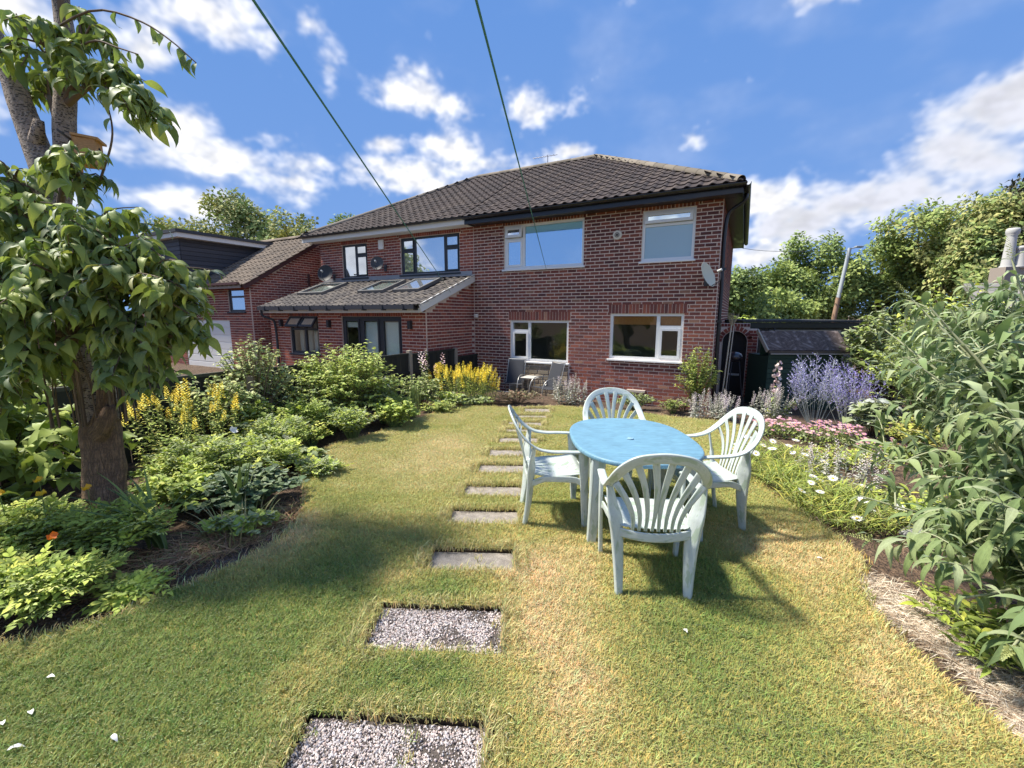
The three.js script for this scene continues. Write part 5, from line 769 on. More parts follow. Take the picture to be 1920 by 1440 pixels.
{ // dead stems and soil litter along the front of the bed
  const r = rng(231), M = [], C = [], g = leafGeo(.16, .005, { seg: 3, fold: .1, droop: .5, p: .5, base: .5 });
  for (let i = 0; i < 3600; i++) { const f = r(), x = lerp(-2.72, -1.9, f) + (r() - .5) * .3, z = lerp(-2.72, -3.75, f) + (r() - .5) * .6; if (inLawn(x, z) || inLawn(x + .03, z)) continue; const a = r() * 6.28; M.push(place(V(x, groundY(x, z) + .01, z), V(Math.cos(a), .15 + 1.1 * r() * r(), Math.sin(a)), .5 + 1.1 * r(), r())); C.push(vary(r, pick(r, [[.40, .25, .13], [.32, .18, .10], [.50, .36, .20], [.26, .15, .09], [.26, .30, .10]]), .25)); }
  const o = copies('dry_stems', g, leafy(.9, .1), M, C); o.userData.label = 'dry brown stems and litter on the soil along the left bed edge'; o.userData.category = 'litter';
  const P = [], K = [], ch = new THREE.IcosahedronGeometry(1, 0); for (let i = 0; i < 2600; i++) { const f = r(), x = lerp(-2.6, -1.82, f) + (r() - .6) * .35, z = lerp(-2.5, -3.6, f) + (r() - .5) * .5; if (inLawn(x, z)) continue; const s = .004 + .008 * r() * r(); P.push(new THREE.Matrix4().compose(V(x, groundY(x, z) + s * .4, z), new THREE.Quaternion().setFromEuler(new THREE.Euler(r() * 6, r() * 6, 0)), V(s, s * .6, s))); K.push(vary(r, pick(r, [[.09, .068, .058], [.12, .092, .08], [.17, .145, .135]]), .3)); }
  const q = copies('soil_crumbs', ch, std([1, 1, 1], .95), P, K); q.userData.label = 'dark crumbly soil along the cut lawn edge at the left'; q.userData.category = 'soil';
}
const yel = [0, 1, 2].map(k => spikeGeo(.17, .05, 46, .030, 240 + k, .55)), yelM = [[.90, .72, .03], [.88, .66, .02], [.92, .76, .05]].map(c => petalM(c, .2));
spikes({ name: 'yellow_loosestrife', label: 'tall yellow loosestrife behind the cherry trunk at the left', x: -3.85, z: -4.95, rx: .5, rz: .35, n: 44, h: 1.12, leaf: lance, tones: G.lime.concat(G.bright), spike: yel, spikeM: yelM, seed: 241, leafN: 26, flowering: .7, top: .2 });
shrub({ name: 'rose_bush', label: 'tall woody shrub with pale variegated leaves before the left fence', x: -3.75, z: -6.2, h: 1.8, rx: .6, rz: .5, n: 95, per: 26, geos: [small, oval], tones: G.var, seed: 251, r0: .012, low: .3, from: .3, stem: woodM });
shrub({ name: 'rose_bush', label: 'loose pale-leaved bush left of the tall variegated shrub', x: -3.95, z: -5.5, h: 1.3, rx: .65, rz: .4, n: 80, per: 18, geos: [small, oval], tones: G.var.concat(G.mid), seed: 252, r0: .008 });
shrub({ name: 'hedge_shrub', label: 'dark twiggy shrub at the foot of the tall variegated one', x: -3.25, z: -6.65, h: 1.1, rx: .6, rz: .4, n: 60, per: 16, geos: [small, oval], tones: G.mid.concat(G.dark), seed: 253, r0: .008 });
mesh('stake', limb([V(0, 0, 0), V(.02, .95, 0)], [.055, .045], 10, 4, .3), woodM, thing('old_post', 'weathered brown stump post in the left bed below the tall shrub', 'post', [-3.72, -.06, -6.02]));
shrub({ name: 'golden_shrub', label: 'large light green bush in front of the lean-to doors', x: -2.78, z: -7.1, h: 1.68, rx: 1.05, rz: .75, n: 260, per: 24, geos: [lance, oval], tones: [[.50, .58, .11], [.42, .52, .10], [.58, .64, .15], [.34, .44, .09]], seed: 261, r0: .008, low: .1, stem: woodM });
shrub({ name: 'leafy_bush', label: 'bright green rounded bush at the lawn edge left of the path', x: -2.28, z: -5.95, h: .6, rx: .36, rz: .28, n: 70, per: 18, geos: [lance, small], tones: G.bright.concat(G.grey), seed: 262, stem: greenStem, r0: .004, up: .6, low: .5 });
shrub({ name: 'leafy_bush', label: 'yellow-flecked low bush beside the bright rounded bush', x: -2.75, z: -5.7, h: .42, rx: .3, rz: .25, n: 40, per: 16, geos: [small], tones: G.lime.concat(G.bright), seed: 263, stem: greenStem, r0: .004, up: .5 });
shrub({ name: 'leafy_bush', label: 'mid green bush right of the bright rounded bush at the lawn edge', x: -1.82, z: -6.55, h: .62, rx: .4, rz: .28, n: 60, per: 16, geos: [small, oval], tones: G.mid.concat(G.bright), seed: 264, stem: greenStem, r0: .004, up: .5 });
shrub({ name: 'phlox', label: 'dark leafy plant with a few white flowers below the large bush', cat: 'plant', x: -2.15, z: -7.05, h: .85, rx: .42, rz: .35, n: 50, per: 18, geos: [oval, lance], tones: G.mid.concat(G.grey), seed: 265, stem: greenStem, r0: .005 });
shrub({ name: 'phlox', label: 'shaded green plant behind the bright rounded bush', cat: 'plant', x: -2.75, z: -6.35, h: .7, rx: .42, rz: .3, n: 50, per: 16, geos: [oval, lance], tones: G.mid.concat(G.dark), seed: 266, stem: greenStem, r0: .005 });
straps({ name: 'rush_clump', label: 'clump of thin upright green stems at the left border', x: -1.72, z: -7.35, n: 34, h: .78, w: .012, tones: [[.12, .18, .05], [.16, .22, .06]], seed: 267, bend: .12, R: .16 });
shrub({ name: 'leafy_bush', label: 'low green edging below the thin upright stems', x: -1.35, z: -7.65, h: .3, rx: .42, rz: .2, n: 50, per: 14, geos: [small], tones: G.mid.concat(G.lime), seed: 268, stem: greenStem, r0: .003, up: .4 });
shrub({ name: 'leafy_bush', label: 'low green edging in front of the far yellow flowers', x: -.78, z: -8.35, h: .28, rx: .45, rz: .2, n: 50, per: 14, geos: [small, oval], tones: G.mid.concat(G.grey), seed: 269, stem: greenStem, r0: .003, up: .4 });
shrub({ name: 'fuchsia', label: 'loose rosy green bush left of the far yellow flowers', x: -1.75, z: -8.2, h: .85, rx: .5, rz: .4, n: 60, per: 16, geos: [small, oval], tones: G.var.concat(G.mid), seed: 270, r0: .005 });
spikes({ name: 'yellow_loosestrife', label: 'yellow loosestrife clump at the far end of the left border', x: -.95, z: -8.8, rx: .62, rz: .34, n: 100, h: .95, leaf: lance, tones: G.lime.concat(G.bright), spike: yel, spikeM: yelM, seed: 242, leafN: 20, flowering: .95, top: .25, hvar: .55 });
spikes({ name: 'mallow', label: 'tall pale pink mallow stems before the side wall of the lean-to', x: -1.62, z: -8.75, rx: .28, rz: .2, n: 9, h: 1.3, leaf: oval, tones: G.grey.concat(G.mid), spike: [spikeGeo(.22, .06, 16, .055, 281, .4)], spikeM: [petalM([.78, .55, .58]), petalM([.80, .68, .68])], seed: 280, leafN: 12, flowering: .7 });
{ const r = rng(291), cup = daisyGeo(.05, 5, .05, .35); let k = 0; for (const [x, y, z, w] of [[-2.05, .72, -6.85, 'white blossom on the dark leafy plant, upper'], [-1.95, .62, -6.72, 'white blossom on the dark leafy plant, lower'], [-3.0, .52, -4.5, 'white blossom over the pale mound by the lawn bend'], [-2.72, .3, -5.0, 'white blossom low by the bend in the left lawn edge']]) { const t = thing('white_flower', w, 'flower', [x, groundY(x, z), z]); mesh('stem', limb([V(0, 0, 0), V(0, y, 0)], [.003, .002], 5, 1), greenStem, t); const f = mesh('flower_head', cup, petalM([.8, .79, .77]), t); f.position.y = y + .055; f.rotation.set(.9, r() * 6, 0, 'YXZ'); } }

[[-3.05, -5.4, .6, .5, 601, 'pale green filler mound in the middle of the left bed'], [-3.45, -5.75, .8, .45, 602, 'leafy mound in front of the tall variegated shrub'], [-2.55, -4.95, .26, .36, 603, 'low leafy fringe at the inmost bend of the left lawn edge'], [-3.0, -6.05, .75, .4, 604, 'soft green mound behind the yellow-flecked bush'], [-1.25, -8.15, .4, .42, 605, 'green mound at the foot of the rosy bush'], [-3.35, -4.75, .5, .5, 606, 'soft mound at the foot of the near yellow loosestrife'], [-2.15, -4.6, .2, .22, 607, 'small leafy tuft spilling on the lawn at the left bend'], [-3.05, -3.75, .42, .42, 608, 'grey-green mound beside the cherry trunk'], [-2.25, -3.35, .2, .3, 609, 'thin green regrowth over the dry stems'], [-1.95, -6.95, .6, .35, 610, 'mid green mound left of the thin upright stems']].forEach(([x, z, h, rx, seed, label], i) => shrub({ name: 'leafy_mound', label, cat: 'plant', x, z, h, rx, rz: rx * .75, n: Math.round(90 * rx + 20), per: 14, geos: [[small, lacy], [oval, small], [round, small]][i % 3], tones: i % 2 ? G.bright.concat(G.mid) : G.grey.concat(G.bright), seed, stem: greenStem, r0: .003, up: .5, low: .4 }));

[[-6.0, -6.6, 1.95, .9, 621, 'green bush beyond the fence below the white garage door'], [-7.6, -5.6, 1.4, 1.0, 622, 'leafy bush beyond the fence behind the cherry trunk'], [-8.6, -8.6, 1.1, 1.2, 623, 'low hedge bush in front of the white garage door']].forEach(([x, z, h, rx, seed, label]) => shrub({ name: 'hedge_shrub', label, x, z, h, rx, rz: rx * .7, n: 90, per: 18, geos: [oval, round], tones: G.mid.concat(G.grey), seed, r0: .008, low: .2 }));
shrub({ name: 'ferny_fringe', label: 'ferny green leaves in front of the foot of the cherry trunk', cat: 'plant', x: -2.98, z: -2.98, h: .5, rx: .42, rz: .25, n: 60, per: 14, geos: [lacy, lance], tones: G.bright.concat(G.mid), seed: 631, stem: greenStem, r0: .003, up: .6, low: .35 });
straps({ name: 'iris', label: 'second spray of sword leaves right beside the trunk foot', x: -2.78, z: -3.12, n: 12, h: .7, w: .03, tones: [[.20, .29, .07], [.26, .35, .09]], seed: 632, bend: .6 });
shrub({ name: 'leafy_mound', label: 'taller soft green mound between the trunk and the yellow loosestrife', cat: 'plant', x: -3.3, z: -4.4, h: .62, rx: .5, rz: .35, n: 70, per: 14, geos: [small, lacy], tones: G.bright.concat(G.grey), seed: 633, stem: greenStem, r0: .003, up: .5, low: .3 });
straps({ name: 'tall_grass', label: 'loose long grass among the dry stems near the lawn edge', x: -2.2, z: -3.25, n: 40, h: .32, w: .009, tones: [[.26, .30, .10], [.36, .32, .14]], seed: 634, bend: .7, R: .3 });
shrub({ name: 'ground_cover', label: 'low fresh green cover under the nearest buddleia stems', cat: 'plant', x: 2.62, z: -1.95, h: .26, rx: .32, rz: .6, n: 80, per: 12, geos: [small, lance], tones: G.bright.concat(G.mid), seed: 635, stem: greenStem, r0: .003, up: .5 });
// ---- far border along the house
shrub({ name: 'faded_shrub', label: 'small faded russet shrub in front of the patio chairs', x: .12, z: -8.62, h: .36, rx: .55, rz: .25, n: 60, per: 16, geos: [small], tones: [[.26, .22, .10], [.30, .16, .09], [.22, .24, .10], [.33, .25, .14]], seed: 301, r0: .004, up: .4 });
const lambLeaf = leafGeo(.085, .034, { seg: 3, fold: .25, droop: .4 }), lambSpike = [0, 1].map(k => spikeGeo(.24, .028, 44, .024, 310 + k, .35)), lambM = [std([.52, .48, .45], .95, { side: THREE.DoubleSide }), std([.46, .44, .40], .95, { side: THREE.DoubleSide }), std([.50, .42, .46], .95, { side: THREE.DoubleSide })];
const lamb = (label, x, z, rx, rz, n, h, seed) => spikes({ name: 'lambs_ear', label, x, z, rx, rz, n, h, leaf: lambLeaf, tones: G.silver, spike: lambSpike, spikeM: lambM, stem: paleStem, seed, leafN: 12, flowering: .95, top: .7, sprawl: .1, group: 'silver spiked plants', hvar: .45 });
lamb("tall silvery lamb's ear behind the far plastic chair", 1.22, -8.7, .36, .25, 34, .62, 321); lamb("silvery lamb's ear between the paved strip and the right of the lawn", 3.5, -7.3, .38, .25, 40, .46, 322); lamb("silvery lamb's ear in front of the green store", 4.62, -7.55, .3, .22, 30, .55, 323); lamb("silvery spikes among the daisies at the right", 3.4, -4.3, .38, .3, 24, .44, 324);
shrub({ name: 'leafy_bush', label: 'olive green bush behind the table, by the brick wall', x: 2.35, z: -8.05, h: .42, rx: .45, rz: .25, n: 60, per: 14, geos: [fine, small], tones: G.mid.concat(G.grey), seed: 331, stem: greenStem, r0: .003, up: .5 });
shrub({ name: 'leafy_bush', label: 'small low green tuft right of the olive bush', x: 2.95, z: -7.75, h: .34, rx: .28, rz: .2, n: 40, per: 14, geos: [small], tones: G.mid.concat([[.24, .15, .07]]), seed: 332, stem: greenStem, r0: .003, up: .5 });
shrub({ name: 'climber', label: 'upright leafy green climber at the near corner of the house', x: 3.9, z: -8.95, h: 1.75, rx: .48, rz: .25, n: 100, per: 20, geos: [small, lance], tones: G.mid.concat(G.bright), seed: 333, stem: greenStem, r0: .006, low: .35, up: .4 });
shrub({ name: 'leafy_bush', label: 'low bronze and green edging near the house corner', x: 3.25, z: -8.0, h: .3, rx: .45, rz: .2, n: 40, per: 12, geos: [small], tones: [[.2, .14, .07], [.15, .18, .06], [.26, .22, .12]], seed: 334, r0: .003 });
// ---- right border
const holly = thing('hollyhock', 'pale pink hollyhock in front of the left end of the green store', 'flowers', [5.1, groundY(5.1, -8.2), -8.2]);
{ const r = rng(341), cup = daisyGeo(.05, 6, .055, .5), pm = [[.80, .68, .66], [.80, .60, .60], [.82, .74, .70]].map(c => petalM(c)), wood = [], list = []; let k = 0; for (const [bx, bz, h, n] of [[0, 0, 1.28, 17], [-.12, .1, .7, 5], [.28, .1, .75, 5]]) { const e = V(bx * 1.9 - .03, h, bz); wood.push(limb([V(bx * .3, 0, bz * .3), e.clone().multiplyScalar(.5).add(V(.03, 0, 0)), e], [.01, .008, .004], 6, 6)); for (let i = 0; i < n; i++) { const f = .5 + .5 * i / n, a = i * 2.4, p = V(lerp(bx * .3, e.x, f), h * f, lerp(bz * .3, e.z, f)), m = mesh(k ? `flower_${String(k).padStart(3, '0')}` : 'flower', cup, pm[k % 3], holly); k++; m.position.copy(p).add(V(Math.cos(a) * .05, 0, Math.abs(Math.sin(a)) * .05)); m.rotation.set(1.1, a, 0, 'YXZ'); m.scale.setScalar(1.25 - .6 * (f - .5)); } for (let i = 0; i < 34; i++) { const f = .05 + .65 * r(), a = r() * 6.28; list.push({ m: place(V(e.x * f, h * f, e.z * f), V(Math.cos(a), .1, Math.sin(a)), 1.1 + .5 * r(), r() - .5), g: 0, c: vary(r, pick(r, G.bright.concat(G.mid)), .2) }); } } mesh('stems', merge(wood), greenStem, holly); foliage(holly, list, [round], [], leafy(.86, .3), 0); }
function sage(label, x, z, h, rx, seed, tone) { // airy branching stems dotted with lavender
  const y = groundY(x, z), t = thing('russian_sage', label, 'flowers', [x, y, z], 0, 'lavender sages by the store'), r = rng(seed), wood = [], F = [], FC = [], g = leafGeo(.020, .011, { seg: 2, fold: .3, droop: .2, base: .3 });
  for (let i = 0; i < 24; i++) { const a = r() * 6.28, q = Math.sqrt(r()), e = V(Math.cos(a) * rx * q, h * (1 - .35 * q * r() - .15 * r()), Math.sin(a) * rx * .7 * q), b = V(e.x * .25, 0, e.z * .25), m = b.clone().lerp(e, .5).add(V(e.x * .1, 0, 0)), cv = new THREE.CatmullRomCurve3([b, m, e]); wood.push(limb([b, m, e], [.004, .003, .0018], 4, 5));
    for (let k = 0; k < 14; k++) { const tt = .35 + .62 * k / 14, p = cv.getPoint(tt), az = k * 2.2 + r(), l = .26 * (1.15 - tt) + .05, d = V(Math.cos(az) * .6, .75, Math.sin(az) * .6).normalize(), e2 = p.clone().addScaledVector(d, l); wood.push(limb([p, e2], [.002, .0013], 4, 1)); for (let s = 0; s < 11; s++) { const fp = p.clone().lerp(e2, .15 + .85 * s / 11), b2 = r() * 6.28; F.push(place(fp, V(Math.cos(b2), .5, Math.sin(b2)), .8 + .7 * r(), r() * 3)); FC.push(vary(r, r() < (tt > .4 ? .85 : .4) ? tone : [.34, .37, .36], .2)); } } }
  mesh('stems', merge(wood), std([.40, .44, .42], .9), t); copies('florets', g, petalM([1, 1, 1], .2), F, FC, t);
}
sage('silvery lavender sage in front of the middle of the green store', 5.05, -7.0, 1.2, .48, 351, [.42, .40, .74]); sage('denser violet sage at the right end of the green store', 6.25, -7.75, 1.42, .62, 352, [.38, .31, .80]);
function mat_(label, name, x, z, rx, rz, h, n, R, petals, cols, leafT, seed, headTilt = .4, leafG = small, ln = 40) { const y = groundY(x, z), t = thing(name, label, 'flowers', [x, y, z]), r = rng(seed), g = daisyGeo(R, petals, R * .5, .12), eye = new THREE.SphereGeometry(R * .3, 8, 5).scale(1, .5, 1), eyeM = std([.62, .42, .04], .8), wood = [], list = [], ms = cols.map(c => petalM(c)); for (let i = 0; i < n; i++) { const a = r() * 6.28, q = Math.sqrt(r()), p = V(Math.cos(a) * q * rx, h * (.7 + .5 * r()) * (1 - .25 * q * q), Math.sin(a) * q * rz); wood.push(limb([V(p.x * .8, 0, p.z * .8), p], [.0022, .0018], 4, 1)); const f = mesh(i ? `flower_head_${String(i).padStart(3, '0')}` : 'flower_head', g, ms[i % ms.length], t); f.position.copy(p); f.rotation.set(headTilt * (r() + .2), (r() - .5) * 2.5, 0, 'YXZ'); f.scale.setScalar(.8 + .4 * r()); mesh('flower_eye', eye, eyeM, f); } for (let i = 0; i < ln * 14; i++) { const a = r() * 6.28, q = Math.sqrt(r()) * 1.08, az = r() * 6.28; list.push({ m: place(V(Math.cos(a) * q * rx, h * .85 * r() * (1.05 - .5 * q), Math.sin(a) * q * rz), V(Math.cos(az) * .7, .8, Math.sin(az) * .7), .7 + .6 * r(), r() - .5), g: 0, c: vary(r, pick(r, leafT), .22) }); } mesh('stems', merge(wood), greenStem, t); foliage(t, list, [leafG], [], leafy(.86, .3), 0); return t; }
const pinks = [[.62, .28, .42], [.68, .38, .50], [.55, .24, .38], [.72, .48, .56]];
mat_('pink daisy mat below the hollyhock, by the right chair', 'pink_daisies', 4.02, -6.32, .36, .24, .24, 75, .030, 10, pinks, G.mid.concat(G.grey), 361); mat_('wider pink daisy mat below the lavender sage', 'pink_daisies', 4.52, -5.95, .45, .28, .26, 95, .030, 10, pinks, G.mid.concat(G.grey), 362); mat_('sparse pink daisies nearest the yellow-green shrub', 'pink_daisies', 4.75, -5.3, .34, .22, .22, 24, .028, 10, pinks, G.mid, 363);
const blade = leafGeo(.20, .009, { seg: 4, fold: .2, droop: .5, p: .5, base: .4 });
mat_('ox-eye daisies in long grass beside the right chair', 'ox_eye_daisies', 3.0, -4.75, .5, .55, .34, 16, .042, 13, [[.80, .80, .78]], G.lime.concat(G.mid, [[.30, .27, .10]]), 364, .5, blade, 130); mat_('ox-eye daisies in long grass nearest the right shrub', 'ox_eye_daisies', 3.0, -3.7, .42, .42, .26, 15, .042, 13, [[.80, .80, .78]], G.lime.concat(G.mid, [[.30, .27, .10]]), 365, .5, blade, 110);
shrub({ name: 'grassy_tuft', label: 'grassy green mound at the lawn edge below the daisies', cat: 'plant', x: 2.82, z: -4.25, h: .26, rx: .32, rz: .5, n: 50, per: 12, geos: [blade], tones: G.lime.concat(G.mid), seed: 371, stem: greenStem, r0: .002, up: .8 });
shrub({ name: 'ground_cover', label: 'low sunlit green cover right of the daisies', cat: 'plant', x: 3.95, z: -5.0, h: .25, rx: .7, rz: .5, n: 80, per: 12, geos: [small, fine], tones: G.lime.concat(G.bright, [[.26, .17, .08]]), seed: 372, stem: greenStem, r0: .003, up: .5 });
shrub({ name: 'ground_cover', label: 'pale straggling cover in front of the right shrub', cat: 'plant', x: 3.6, z: -3.6, h: .28, rx: .5, rz: .45, n: 60, per: 12, geos: [small, lance], tones: G.bright.concat(G.grey), seed: 373, stem: greenStem, r0: .003, up: .5 });
shrub({ name: 'euonymus', label: 'yellow-green bush at the right border behind the pink daisies', x: 5.25, z: -5.35, h: .62, rx: .5, rz: .35, n: 70, per: 16, geos: [small, oval], tones: G.lime.concat([[.36, .33, .08]]), seed: 374, r0: .004 });
shrub({ name: 'white_hydrangea', label: 'small plant with white blooms right of the violet sage', cat: 'plant', x: 5.45, z: -6.3, h: .72, rx: .4, rz: .3, n: 40, per: 14, geos: [oval, big], tones: G.grey.concat([[.5, .52, .46]]), seed: 375, r0: .004 });
shrub({ name: 'feathery_shrub', label: 'tall feathery light green shrub behind the right border', x: 6.3, z: -6.35, h: 2.3, rx: .95, rz: .8, n: 170, per: 26, geos: [fine, lance], tones: G.grey.concat(G.bright, G.mid), seed: 376, r0: .007, low: .15, stem: greenStem });
shrub({ name: 'feathery_shrub', label: 'dense green shrub at the right frame edge behind the buddleia', x: 6.2, z: -4.6, h: 2.45, rx: 1.1, rz: .8, n: 150, per: 24, geos: [lance, oval], tones: G.grey.concat(G.mid), seed: 377, r0: .008, low: .15 });
shrub({ name: 'lilac', label: 'broad-leaved lilac bush overhanging the right end of the store', x: 8.3, z: -9.3, h: 3.0, rx: 1.25, rz: 1.0, n: 150, per: 22, geos: [big, round], tones: G.mid.concat(G.grey, [[.13, .19, .06]]), seed: 378, r0: .012, low: .2, stem: woodM, y: -.4 });
// buddleias: arching stems with long opposite leaves
const budGeos = [leafGeo(.19, .040, { seg: 7, fold: .2, droop: .6, p: .72, tip: 1.1, wave: .04 }), leafGeo(.165, .044, { seg: 7, fold: .3, droop: 1.0, p: .74, tip: 1.1, wave: .06 }), leafGeo(.12, .028, { seg: 5, fold: .25, droop: .35, p: .75 })], budT = [[.23, .32, .11], [.18, .27, .095], [.29, .37, .15], [.15, .225, .08], [.38, .45, .25]];
function buddleia(label, x, z, stems, seed, singles) {
  const t = thing('buddleia', label, 'shrub', [x, groundY(x, z), z]), r = rng(seed), list = [], wood = [], fl = []; const O = V(x, groundY(x, z), z);
  for (const [ex, ey, ez, side = 4] of stems) {
    const e = V(ex, ey, ez).sub(O), b = V((r() - .5) * .25, 0, (r() - .5) * .25), m = b.clone().lerp(e, .5).add(V(0, Math.max(.15, .28 * e.length() * .6), 0).addScaledVector(V(e.x, 0, e.z), -.12)), main = new THREE.CatmullRomCurve3([b, m, e]); wood.push(limb([b, m, e], [.014, .010, .004], 6, 8));
    const shoots = [[main, .3, 11]];
    for (let k = 0; k < side; k++) { const p = main.getPoint(.35 + .55 * (k + r()) / side), a = r() * 6.28, q = p.clone().add(V(Math.cos(a) * .3, .02 + .22 * r(), Math.sin(a) * .3)), c = new THREE.CatmullRomCurve3([p, p.clone().lerp(q, .5).add(V(0, .06, 0)), q]); wood.push(limb([p, p.clone().lerp(q, .5).add(V(0, .06, 0)), q], [.005, .003], 5, 4)); shoots.push([c, .15, 7]); }
    for (const [c, f0, n] of shoots) for (let k = 0; k <= n; k++) { const tt = f0 + (1 - f0) * k / n, p = c.getPoint(tt), T = c.getTangent(tt), S = V(0, 1, 0).cross(T).normalize(), a = k % 2 ? 1.4 : .1; const d1 = S.clone().multiplyScalar(Math.cos(a)).addScaledVector(T.clone().cross(S), Math.sin(a)); for (const sg of [-1, 1]) list.push({ m: place(p, d1.clone().multiplyScalar(sg).addScaledVector(T, .75).add(V((r() - .5) * .5, -.12 - .35 * r(), (r() - .5) * .5)), (.75 + .5 * r()) * (1.1 - .4 * tt), (r() - .5) * .8), g: Math.floor(r() * 3), c: vary(r, pick(r, budT), .18) }); }
    if (r() < .4) fl.push([e, main.getTangent(1)]);
  }
  mesh('stems', merge(wood), std([.32, .34, .20], .85), t); const sp = spikeGeo(.14, .018, 60, .014, 391, .6); fl.forEach(([p, T], i) => { const o = mesh(i ? `flower_bud_${String(i).padStart(3, '0')}` : 'flower_bud', sp, petalM([.40, .44, .16], .2), t); o.position.copy(p); o.quaternion.setFromUnitVectors(V(0, 1, 0), T.clone().normalize()); });
  foliage(t, list, budGeos, budT.map(c => phys(c, .85, { map: leafTex, transmission: .33, thickness: 0, side: THREE.DoubleSide })), leafy(.85, .33), singles);
}
{
  const r = rng(401), S = [[2.0, .72, -2.35, 5], [1.93, .56, -2.15, 5], [1.98, .62, -1.95, 5], [2.12, .95, -2.6, 4], [2.02, .5, -1.75, 5], [2.02, .42, -1.55, 4], [2.3, 1.5, -2.5], [2.45, 1.85, -2.7], [2.6, 1.72, -2.3], [2.75, 2.05, -2.45], [2.3, 1.2, -2.1], [2.25, .95, -1.8], [2.45, 1.3, -1.75], [2.15, .8, -1.55], [2.3, .65, -1.35], [1.98, .35, -1.3, 5], [2.02, .28, -1.2, 5], [2.1, .5, -1.15, 5]];
  for (let i = 0; i < 34; i++) S.push([2.35 + 1.2 * r(), .35 + 1.6 * r(), -1.3 - 2.0 * r(), 4]);
  buddleia('grey-green buddleia filling the right foreground, nearest the camera', 2.95, -2.05, S, 402, 300);
  const S2 = []; for (let i = 0; i < 40; i++) { const a = r() * 6.28, q = Math.sqrt(r()); S2.push([4.1 + Math.cos(a) * q * .95, .7 + 1.45 * Math.sqrt(1 - q * q * .8) * (.7 + .3 * r()), -3.55 + Math.sin(a) * q * .7, 4]); }
  buddleia('second grey-green buddleia behind the nearest one at the right', 4.1, -3.55, S2, 403, 120);
}
{ // bleached clippings along the right lawn edge
  const r = rng(411), g = leafGeo(.07, .004, { seg: 2, fold: .1, droop: .3, p: .5, base: .5 }), M = [], C = []; for (let i = 0; i < 17000; i++) { const f = r(), z = lerp(-2.75, -1.35, f), x = 2.1 + .5 * r() * r() + (f > .8 ? -.02 : .18 * Math.sin(f * 3)); if (inLawn(x - .01, z)) continue; const a = r() * 6.28; M.push(place(V(x, groundY(x, z) + .012 + .03 * r(), z), V(Math.cos(a), .25 * r(), Math.sin(a)), .5 + .8 * r(), r() * 3)); C.push(vary(r, pick(r, [[.74, .65, .52], [.64, .54, .41], [.80, .73, .62], [.48, .36, .26]]), .2)); }
  const o = copies('dry_clippings', g, leafy(.9, .1), M, C); o.userData.label = 'bleached grass clippings along the right lawn edge'; o.userData.category = 'clippings';
  const st = mesh('flat_stone', rbox(.22, .04, .14, .018, 0, 0, 0), std([.34, .34, .35], .9)); st.position.set(3.3, groundY(3.3, -3.3) + .03, -3.3); st.rotation.y = .5; st.userData = { label: 'flat grey stone among the plants at the right border', category: 'stone' };
}

// ---------------------------------------------------------------- trees beyond, pole, far roof, washing lines
const clump = (seed, n, R, leaf) => { const r = rng(seed), g = []; for (let i = 0; i < n; i++) { const p = ball(r, R); g.push(leaf.clone().applyMatrix4(place(p, V(p.x + (r() - .5) * R, p.y * .5 + (r() - .3) * R, p.z + (r() - .5) * R), .8 + .5 * r(), (r() - .5) * 1.4))); } return merge(g); };
const farLeaf = leafGeo(.20, .12, { seg: 2, fold: .25, droop: .3 }), clumps = [clump(501, 16, .34, farLeaf), clump(502, 16, .38, farLeaf), clump(503, 12, .30, farLeaf)];
function tree(label, x, z, h, lobes, tones, seed, { name = 'tree', group, trunk = .2, y = PATIO, dens = 1, cl = clumps } = {}) { // lobes: offset and radii of the masses of the crown
  const t = thing(name, label, 'tree', [x, y, z], 0, group), r = rng(seed), wood = [limb([V(0, 0, 0), V(.1 * (r() - .5), h * .3, 0), V(.2 * (r() - .5), h * .62, .1)], [trunk, trunk * .75, trunk * .4], 9, 8, .2)], list = [];
  for (const [lx, ly, lz, a, b, c] of lobes) {
    wood.push(limb([V(0, h * (.2 + .25 * r()), 0), V(lx * .5, ly * .75, lz * .5), V(lx, ly, lz)], [trunk * .45, trunk * .3, .03], 7, 7));
    const n = Math.round(48 * a * b * dens + 60 * dens * Math.sqrt(a * b)); const knots = []; for (let k = 0; k < 10; k++) knots.push(ball(r).normalize().multiplyScalar(.55 + .4 * r()));
    for (let i = 0; i < n; i++) { const kn = pick(r, knots), v = kn.clone().add(ball(r, .42)); if (v.length() > 1.08) v.setLength(1.08); const p = V(lx + v.x * a, ly + v.y * b, lz + v.z * c); list.push({ m: place(p, V(v.x, .6 + v.y, v.z), .75 + .6 * r(), r() * 6), g: Math.floor(r() * 3), c: vary(r, pick(r, tones), .2) }); }
    for (let k = 0; k < 5; k++) { const kn = knots[k]; wood.push(limb([V(lx, ly, lz), V(lx + kn.x * a, ly + kn.y * b, lz + kn.z * c)], [.035, .012], 5, 2)); }
  }
  mesh('trunk', merge(wood), std([.12, .10, .075], .95), t); foliage(t, list, cl, [], leafy(.88, .25), 0); return t;
}
const leafTone = { deep: [[0.234, 0.328, 0.089], [0.187, 0.27, 0.075], [0.293, 0.384, 0.1]], fresh: [[0.361, 0.451, 0.111], [0.299, 0.393, 0.101], [0.426, 0.51, 0.133]], olive: [[0.396, 0.409, 0.139], [0.334, 0.348, 0.119], [0.459, 0.468, 0.16]] };
tree('leafy tree behind the dark dormer at the left', -16.9, -27.3, 9, [[0, 6.9, 0, 2.4, 2.2, 2], [-3.0, 6.0, 0, 2.2, 1.8, 1.8], [2.2, 6.2, .3, 1.9, 1.7, 1.6], [0, 4.8, .5, 3, 1.6, 2]], leafTone.olive.concat(leafTone.deep), 511, { group: 'trees behind the left roofs' });
